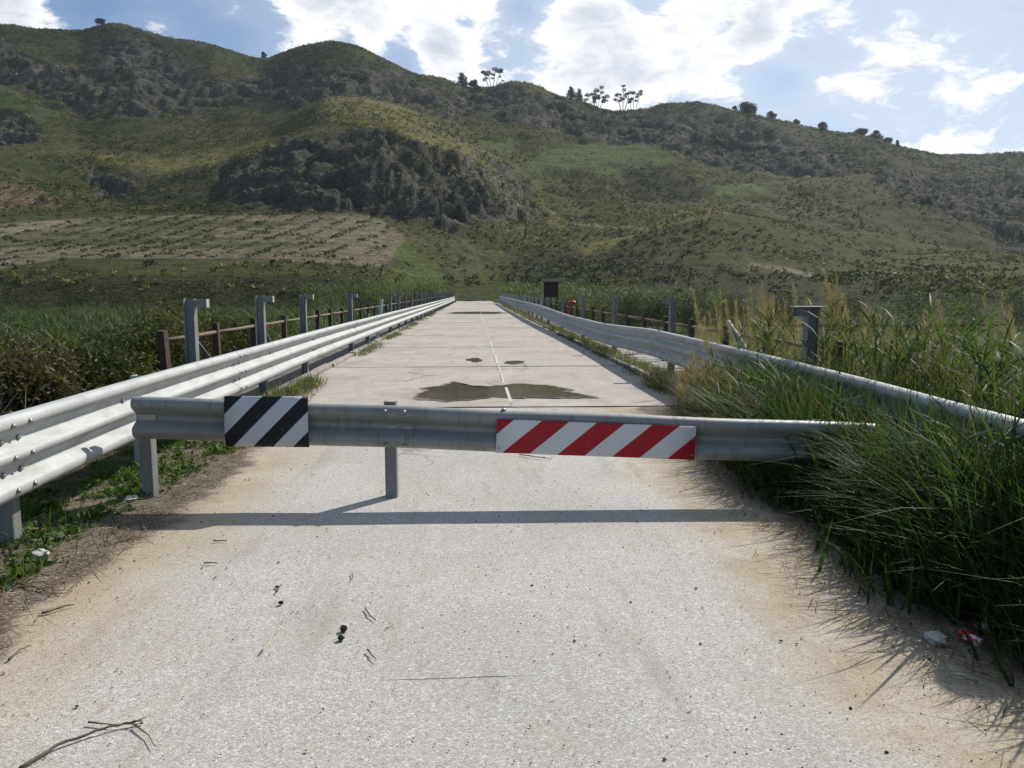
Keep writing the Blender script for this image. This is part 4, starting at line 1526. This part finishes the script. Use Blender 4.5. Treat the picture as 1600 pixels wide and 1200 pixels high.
# close, thick, dark green: bowing over the road edge
parts.append(blades(6200, (None, 3.05), (1.6, 6.3), (.6, 1.1), (.010, .024), (.0, .32), (.05, .55), G1, spread=2, clump=.12))
parts.append(blades(2600, (None, 2.9), (1.6, 6.5), (.4, .95), (.010, .024), (.0, .4), (.05, .6), DRK, spread=2))
parts.append(blades(1500, (None, 2.95), (1.6, 6.5), (.4, 1.0), (.004, .010), (.0, .32), (.05, .5), DRY, spread=2))
parts.append(blades(900, (None, 3.0), (1.8, 6.5), (.6, 1.05), (.012, .022), (.02, .35), (.1, .8), G2, toward=math.pi, spread=1.6))
parts.append(blades(4200, (2.6, 3.12), (2.2, 8.6), (.75, 1.12), (.010, .022), (.0, .25), (.05, .9), G1, spread=2, clump=.12))
parts.append(blades(700, (2.5, 3.12), (3.6, 8.6), (.7, 1.3), (.004, .009), (.0, .3), (.05, .6), (.17, .14, .08), spread=2))
# further on, in front of the rail
parts.append(blades(3000, (None, 3.15), (6.2, 10.6), (.4, .85), (.008, .017), (.02, .4), (.1, .7), G2, spread=2, clump=.11))
parts.append(blades(3400, (None, 3.15), (6.2, 11.2), (.5, 1.1), (.004, .010), (.05, .5), (.1, .7), DRY, toward=math.pi, spread=1.4, clump=.12))
# behind the rail
parts.append(blades(4000, (3.42, 6.2), (2.6, 12.0), (.75, 1.4), (.009, .020), (.0, .3), (.1, .9), G2, spread=2, clump=.16))
parts.append(blades(3800, (3.42, 6.5), (2.8, 13.0), (.8, 1.5), (.004, .010), (.02, .35), (.05, .6), (.20, .17, .085), spread=2, clump=.15))
parts.append(blades(2600, (3.3, 4.4), (1.8, 6.0), (.5, 1.05), (.009, .018), (.02, .5), (.1, .8), G1, spread=2))
V_, F_, C_ = merge(parts)
tag(np_obj('verge_grass', V_, F_, M['leaf'], C_), 'tall dark green grass overgrowing the right verge and rail', 'grass', kind='stuff')

# broad-leaved reed stems among the grass
n = 900
y = U(1.9, 9.5, n)
x = np.where(U(0, 1, n) < .55, edge_x(y) + U(.1, .85, n), U(3.45, 5.2, n))
P = np.stack([x, y, np.maximum(near_z(x, y), -.8)], 1)
h = np.where(x < 3.3, U(.4, .9, n) * np.clip(.45 + (x - edge_x(y)) / .6, .45, 1) * (1 - .45 * np.exp(-((y - 5.0) / .55) ** 2)), U(.8, 1.5, n))
V_, F_, C_ = cane(P, h, (.044, .076, .024), 9, .022, (.16, .40))
tag(np_obj('verge_reeds', V_, F_, M['leaf'], C_), 'broad-leaved reeds standing among the right verge grass', 'reeds', kind='stuff')

# flattened dead stalks on the sandy edge
n = 5200
y = U(1.5, 8.0, n)
x = edge_x(y) + rng.normal(-.02, .22, n)
P = np.stack([x, y, np.full(n, .010)], 1)
c = tint((.15, .12, .08), n, .6, .06)
a = strips(P, U(0, 6.28, n), U(.04, .30, n), U(.7, 1, n), U(-.5, .5, n), U(.003, .008, n), 3, c, c, vs=.12)
tag(np_obj('dead_grass_litter', *a[:2], M['straw'], a[2]), 'flattened dead stalks along the right road edge', 'litter', kind='stuff')


# straw plumes on tall stems
def plumes(spots, name, label, dens=120):
    parts = []
    for (x, y, h, lean, ang, big) in spots:
        z0 = max(float(near_z(np.array([x]), np.array([y]))[0]), -1.0)
        root = np.array([[x, y, z0]])
        Lh = np.array([h - z0])
        c = tint((.21, .18, .095), 1, .2)
        parts.append(strips(root, np.array([ang]), Lh, np.array([lean]), np.array([.05]), np.array([.006]), 6, c, c))
        t = rng.uniform(.66, 1.0, dens)
        L0 = Lh[0]
        B = np.stack([x + math.cos(ang) * L0 * (lean * t + .05 * t ** 2), y + math.sin(ang) * L0 * (lean * t + .05 * t ** 2), z0 + L0 * (t * (1 - .15 * lean) - .031 * t ** 2.2)], 1)
        cc = tint((.27, .215, .145), dens, .35, .06)
        parts.append(strips(B, U(0, 6.28, dens), (1.08 - t) * .46 * big + .05, U(.12, .38, dens), U(0, .6, dens), U(.002, .006, dens), 3, cc, cc * 1.15))
    V_, F_, C_ = merge(parts)
    return tag(np_obj(name, V_, F_, M['straw'], C_), label, 'grass', kind='stuff')


sp = []
for (px, py, Y) in [(1092, 435, 11.5), (1132, 440, 10.6), (1146, 452, 10.4), (1152, 445, 10.8), (1170, 450, 10.2), (1180, 438, 10.4), (1196, 432, 10.0), (1200, 440, 9.9), (1206, 446, 10.1), (1225, 450, 10.3), (1255, 432, 10.6), (1262, 440, 10.4),
                    (1300, 412, 9.6), (1305, 425, 9.5), (1312, 440, 9.2), (1328, 445, 9.0), (1296, 436, 9.8), (1120, 470, 10.8), (1160, 470, 10.0), (1215, 465, 9.6), (1240, 470, 9.9), (1345, 455, 8.6), (1390, 465, 8.4), (1500, 458, 8.2), (1556, 430, 8.0), (1590, 455, 7.6), (1460, 470, 8.0), (1110, 490, 9.6), (1080, 560, 8.7), (1095, 545, 8.9), (1070, 580, 8.6), (1110, 560, 8.4)]:
    for q in range(2):
        p = at(px + random.uniform(-10, 10), py + random.uniform(0, 22), Y + random.uniform(-.3, .3))
        ang = random.uniform(2.4, 4.2)
        ln = random.uniform(.02, .16)
        z0 = max(float(near_z(np.array([p.x]), np.array([p.y]))[0]), -1.0)
        sp.append((p.x - math.cos(ang) * ln * (p.z - z0), p.y, p.z, ln, ang, random.uniform(.7, 1.1)))
plumes(sp, 'plume_grass', 'straw-coloured feathery plumes rising above the right guardrail')

# bundle of dry brown stalks
dp = at(1440, 600, 6.6)
db = empty('dry_shrub', (dp.x, dp.y, -.1))
tag(db, 'bundle of dry dark brown stalks behind the right rail', 'shrub')
n = 520
P = np.stack([rng.normal(0, .16, n), rng.normal(0, .14, n), np.zeros(n)], 1)
c = tint((.115, .085, .062), n, .4, .06)
a = strips(P, U(0, 6.28, n), U(.7, 1.45, n), U(.0, .22, n), U(0, .35, n), U(.003, .009, n), 5, c, c)
np_obj('stalks', *a[:2], M['straw'], a[2], parent=db)
n = 240
P = np.stack([rng.normal(0, .26, n), rng.normal(0, .2, n), U(.6, 1.35, n)], 1)
c = tint((.15, .11, .08), n, .4, .06)
a = strips(P, U(0, 6.28, n), U(.06, .2, n), U(.3, .9, n), U(.2, 1.2, n), U(.005, .012, n), 3, c, c * 1.2)
np_obj('curled_leaves', *a[:2], M['straw'], a[2], parent=db)
# bare dead branches behind the left rail
br = empty('dead_branch', (-4.9, 7.2, -.6))
tag(br, 'tangle of pale bare dead branches behind the left guardrail, at the picture edge', 'branch')
for i in range(16):
    a_, l_ = random.uniform(-.9, 1.1), random.uniform(.8, 1.6)
    b0 = Vector((random.uniform(-.5, .5), random.uniform(-.5, .5), 0))
    d0 = Vector((math.sin(a_) * .6, random.uniform(-.4, .4), 1)).normalized()
    pts_ = [b0 + d0 * l_ * f + Vector((random.uniform(-.06, .06) + .25 * f * f * a_, random.uniform(-.06, .06), -.35 * f * f * abs(a_))) for f in (0, .25, .5, .75, 1)]
    mb = MB().tube(pts_, [.010, .008, .007, .005, .002], 5)
    for f in (1, 2, 3):
        e = pts_[f] + Vector((random.uniform(-.3, .3), random.uniform(-.2, .2), random.uniform(.05, .3)))
        mb.tube([pts_[f], pts_[f].lerp(e, .6) + Vector((0, 0, .03)), e], [.005, .003, .0015], 4)
    mb.build('twig', M['pale_twig'], br)
# two thistle stalks with pale heads
for px, py, Y, lab in ((1348, 470, 7.8, 'dead thistle stalk with pale seed heads, right of the capped post'), (1470, 492, 7.0, 'dead thistle stalk above the dry brown stalks')):
    p = at(px, py, Y)
    r_ = empty('thistle', (p.x + .12, p.y, -.1))
    tag(r_, lab, 'thistle')
    mb = MB()
    mb.tube([(0, 0, 0), (.02, 0, .6), (.05, .02, 1.1), (-.02, 0, p.z + .1)], [.007, .006, .004, .002], 5)
    tips = []
    for k in range(5):
        z = .75 + k * .14
        e = (random.uniform(-.18, .16), random.uniform(-.1, .1), z + .16)
        mb.tube([(.03, 0, z), e], [.003, .0015], 4)
        tips.append(e)
    mb.build('stalk', M['twig'], r_)
    for e in tips:
        MB().tube([e, (e[0] - .008, e[1], e[2] + .012), (e[0] - .012, e[1], e[2] + .026)], [.006, .011, .004], 6).build('seed_head', M['pale_twig'], r_)

# ================================================================== LEFT VERGE
parts = []
# leafy green weeds under the rail
spots = []
for (x0, x1, y0, y1, n) in ((-3.2, -2.42, 3.1, 4.9, 120), (-3.1, -2.40, 4.8, 6.6, 90), (-3.1, -2.33, 6.4, 9.4, 150), (-4.6, -3.1, 2.5, 9, 90)):
    for i in range(n):
        spots.append((random.uniform(x0, x1), random.uniform(y0, y1)))
P = np.array([(x, y, 0) for x, y in spots], float)
P[:, 2] = near_z(P[:, 0], P[:, 1])
r_ = U(.05, .15, len(P))
parts.append(clumps(P, r_, 34, U(.035, .07, len(P)), tint((.066, .112, .026), len(P), .35), flatten=.9, asp=1.8))
n = 2600
x, y = -U(2.35, 4.6, n), U(2.6, 9.5, n)
P = np.stack([x, y, near_z(x, y)], 1)
c = tint((.075, .115, .028), n, .4)
parts.append(strips(P, U(0, 6.28, n), U(.06, .28, n), U(0, .5, n), U(0, .7, n), U(.004, .009, n), 3, c, c * 1.2))
V_, F_, C_ = merge(parts)
tag(np_obj('verge_weeds', V_, F_, M['leaf'], C_), 'bright green weeds along the foot of the left guardrail', 'weeds', kind='stuff')

n = 2200
x = -2.05 - np.abs(rng.normal(0, .5, n))
y = U(2.2, 8.4, n)
P = np.stack([x, y, np.maximum(near_z(x, y), -.01) + .020], 1)
c = tint((.17, .135, .095), n, .55, .06)
c[rng.uniform(size=n) < .16] *= 2.2
a = strips(P, U(0, 6.28, n), U(.04, .26, n), U(.8, 1, n), U(-.4, .4, n), U(.004, .010, n), 3, c, c, vs=.12)
tag(np_obj('dry_litter', *a[:2], M['straw'], a[2]), 'dead stems and leaf litter on the left dirt verge', 'litter', kind='stuff')

# weeds in the kerb lines of the bridge
parts = []
K = []
for i in range(270):
    y = 10.4 + (i / 270) ** 1.5 * 75
    if vnoise(np.array([[y, 3.0]]), .35, 88, 3)[0] > -.18:
        K.append((-2.84 + random.uniform(-.10, .22), y, random.uniform(.12, .34)))
for i in range(420):
    y = 9.8 + (i / 420) ** 1.5 * 70
    K.append((3.12 + random.uniform(-.08, .32), y, random.uniform(.12, .42)))
for i in range(40):
    K.append((3.0 + random.uniform(-.12, .3), random.uniform(9.6, 12.5), random.uniform(.3, .75)))
for i in range(16):
    K.append((-2.75 + random.uniform(-.1, .25), 11.8 + random.uniform(-.7, 1.2), random.uniform(.18, .34)))
for x, y, h in K:
    n = 34
    P = np.stack([rng.normal(x, .10, n), rng.normal(y, .14, n), np.full(n, -.02)], 1)
    g_ = random.random()
    c = tint((.070, .098, .028) if g_ < (.78 if x < 0 else .5) else (.15, .13, .065), n, .4)
    parts.append(strips(P, U(0, 6.28, n), U(.4, 1.1, n) * h, U(0, .5, n), U(.1, .8, n), U(.006, .016, n), 3, c, c * 1.2))
V_, F_, C_ = merge(parts)
tag(np_obj('kerb_weeds', V_, F_, M['leaf'], C_), 'weeds sprouting from the kerb lines of the bridge', 'weeds', kind='stuff')


# ------------------------------------------------------------------ things lying on the road
def stick(label, pts, rad=.006, m='twig', branches=(), cat='twig'):
    q = [gp(*p_, .004 + rad) for p_ in pts]
    c = sum(q, Vector()) / len(q)
    c.z = 0
    root = empty('twig', (c.x, c.y, 0))
    tag(root, label, cat)
    dense = []
    for i in range(len(q) - 1):
        for k in range(4):
            f = k / 4
            p_ = q[i].lerp(q[i + 1], f)
            dense.append(p_ + Vector((random.uniform(-.5, .5) * rad, random.uniform(-.5, .5) * rad, random.uniform(-.2, .8) * rad)) - c)
    dense.append(q[-1] - c)
    MB().tube(dense, [rad * (1 - .55 * i / len(dense)) for i in range(len(dense))], 6).build('stem', M[m], root, smooth=True)
    for br in branches:
        b = [gp(*p_, .004 + rad) - c for p_ in br]
        MB().tube(b, [rad * .7] + [rad * .3] * (len(b) - 1), 5).build('side_branch', M[m], root, smooth=True)
    return root


stick('longest forked dry branch at the bottom left of the road', [(30, 1200), (90, 1165), (150, 1143), (195, 1131), (222, 1126)], .006, 'twig', [[(138, 1128), (175, 1132), (215, 1131)], [(210, 1132), (232, 1148), (242, 1166)], [(205, 1130), (228, 1120)]])
stick('pale yellow dry stem left of the dung', [(410, 1018), (422, 1000), (439, 978)], .005, 'pale_twig')
stick('short dark twig right of the upper dung lump', [(571, 950), (578, 962), (587, 969)], .004)
stick('short dark twig below right of the dung', [(574, 1015), (582, 1025), (588, 1031)], .004)
stick('thin pale twig right of the dung', [(603, 982), (618, 972)], .003, 'pale_twig')
stick('short straight twig in front of the barrier, upper one', [(334, 845), (355, 845)], .005)
stick('short straight twig in front of the barrier, lower one', [(319, 880), (340, 880)], .005)
stick('reddish twig at the left road edge', [(14, 1030), (28, 1018), (48, 1008)], .005)
stick('twig lying on the sandy left verge', [(66, 958), (95, 950), (116, 944)], .006)
stick('long bowed pale stalk beside the left barrier post', [(150, 800), (190, 787), (250, 760)], .007)
stick('flat dark twig under the red striped panel', [(812, 710), (835, 714), (862, 717)], .006)
stick('dark twig on the road below the barrier shadow', [(1115, 560), (1122, 566)], .003)
stick('thin stem lying at the centre left', [(432, 925), (436, 918), (441, 912)], .004)
stick('dark curved scrap on the road near the barrier post', [(550, 895), (551, 903), (548, 907)], .003)
stick('crossed branch at the left picture edge', [(0, 905), (30, 912), (70, 922)], .008, 'twig', [[(10, 915), (45, 900), (80, 893)], [(20, 905), (30, 890)]])


def lump(name, label, px, py, r, m, cat, n=2, squash=.75):
    p = gp(px, py)
    o_ = MB()
    a0 = 7
    vs, fs = [], []
    rings = 7
    for i in range(rings + 1):
        th = math.pi * i / rings
        for j in range(10):
            ph = 2 * math.pi * j / 10
            rr_ = r * (1 + random.uniform(-.22, .22))
            vs.append((rr_ * math.sin(th) * math.cos(ph), rr_ * math.sin(th) * math.sin(ph) * .85, r * squash * .8 + rr_ * math.cos(th) * squash))
    for i in range(rings):
        for j in range(10):
            fs.append((i * 10 + j, (i + 1) * 10 + j, (i + 1) * 10 + (j + 1) % 10, i * 10 + (j + 1) % 10))
    ob = o_.add(vs, fs).build(name, M[m])
    ob.location = (p.x, p.y, 0)
    ob.rotation_euler = (0, 0, random.uniform(0, 6))
    return tag(ob, label, cat)


lump('dung', 'larger dark dung lump on the road, upper of the pair', 537, 986, .020, 'dung', 'dung')
lump('dung', 'smaller dark dung lump just below the larger one', 533, 1000, .016, 'dung', 'dung')
lump('dung', 'dark dung lump left of the pair, nearer the barrier', 439, 944, .013, 'dung', 'dung')
lump('dung', 'crumbled dark dung scrap farthest from the camera', 433, 918, .013, 'dung', 'dung', squash=.4)
lump('stone', 'pale stone at the edge of the left weeds', 62, 872, .055, 'stone', 'stone', squash=.5)
lump('stone', 'white rubble piece at the foot of the left barrier post', 205, 782, .06, 'stone', 'stone', squash=.35)
lump('stone', 'white rubble piece in the right verge left of the red can', 1462, 1004, .05, 'stone', 'stone', squash=.5)
lump('stone', 'pale rubble behind the red can in the right verge', 1535, 985, .04, 'stone', 'stone', squash=.5)

cp_ = gp(1516, 1006)
can = empty('drink_can', (cp_.x, cp_.y, .028))
can.rotation_euler = (0, R(80), R(115))
can.scale = (.85, .85, .85)
tag(can, 'crushed red drink can lying in the right verge', 'can')
vs, fs = [], []
for i, (z, r0) in enumerate([(-.055, .020), (-.05, .028), (-.03, .030), (-.01, .024), (.012, .026), (.03, .031), (.05, .029), (.056, .022)]):
    for j in range(16):
        a = 2 * math.pi * j / 16
        q = r0 * (1 - .28 * max(0, math.sin(a * 2 + i)) * (1 if 1 < i < 6 else .2))
        vs.append((q * math.cos(a), q * math.sin(a), z))
for i in range(7):
    for j in range(16):
        fs.append((i * 16 + j, i * 16 + (j + 1) % 16, (i + 1) * 16 + (j + 1) % 16, (i + 1) * 16 + j))
MB().add(vs, fs).build('body', M['can'], can, smooth=True)
for z, fl in ((-.054, 1), (.055, -1)):
    MB().tube([(0, 0, z - .001), (0, 0, z + .001)], .021, 16).build('lid', M['galv'], can)

# crumbs and chips on the road surface
n = 5200
y = 1.9 + U(0, 1, n) ** 1.3 * 8
x = U(-2.3, 2.3, n)
edge = rng.uniform(size=n) < .4
x[edge] = np.where(rng.uniform(size=edge.sum()) < .5, -1, 1) * (2.15 + rng.normal(0, .2, edge.sum()))
r_ = U(.0012, .0036, n) * np.where(rng.uniform(size=n) < .06, 2.0, 1)
A = np.array(ico)[None] * (1 + rng.normal(0, .25, (n, 12, 3))) * r_[:, None, None] * np.array([1.2, 1, .7])
A = A + np.stack([x, y, r_ * .5], 1)[:, None, :]
F_ = (np.array(icf)[None] + (np.arange(n) * 12)[:, None, None]).reshape(-1, 3)
cc = tint((.10, .085, .065), n, .5, .05)
cc[rng.uniform(size=n) < .18] = (.5, .48, .44)
tag(np_obj('road_crumbs', A.reshape(-1, 3), F_, M['straw'], np.repeat(cc, 12, 0)), 'loose crumbs and stone chips scattered on the road', 'crumbs', kind='stuff')

# ------------------------------------------------------------------ air
hz, t = mat('haze_air')
t.t.links.new(t.new('ShaderNodeVolumePrincipled', {'Color': (.80, .88, 1.0), 'Density': .00009, 'Anisotropy': .35}).outputs[0], t.new('ShaderNodeOutputMaterial').inputs['Volume'])
hb = MB().box((0, 0, 118), (3100, 3100, 248)).build('haze', hz)
tag(hb, 'thin bluish haze over the valley', 'haze', kind='stuff')
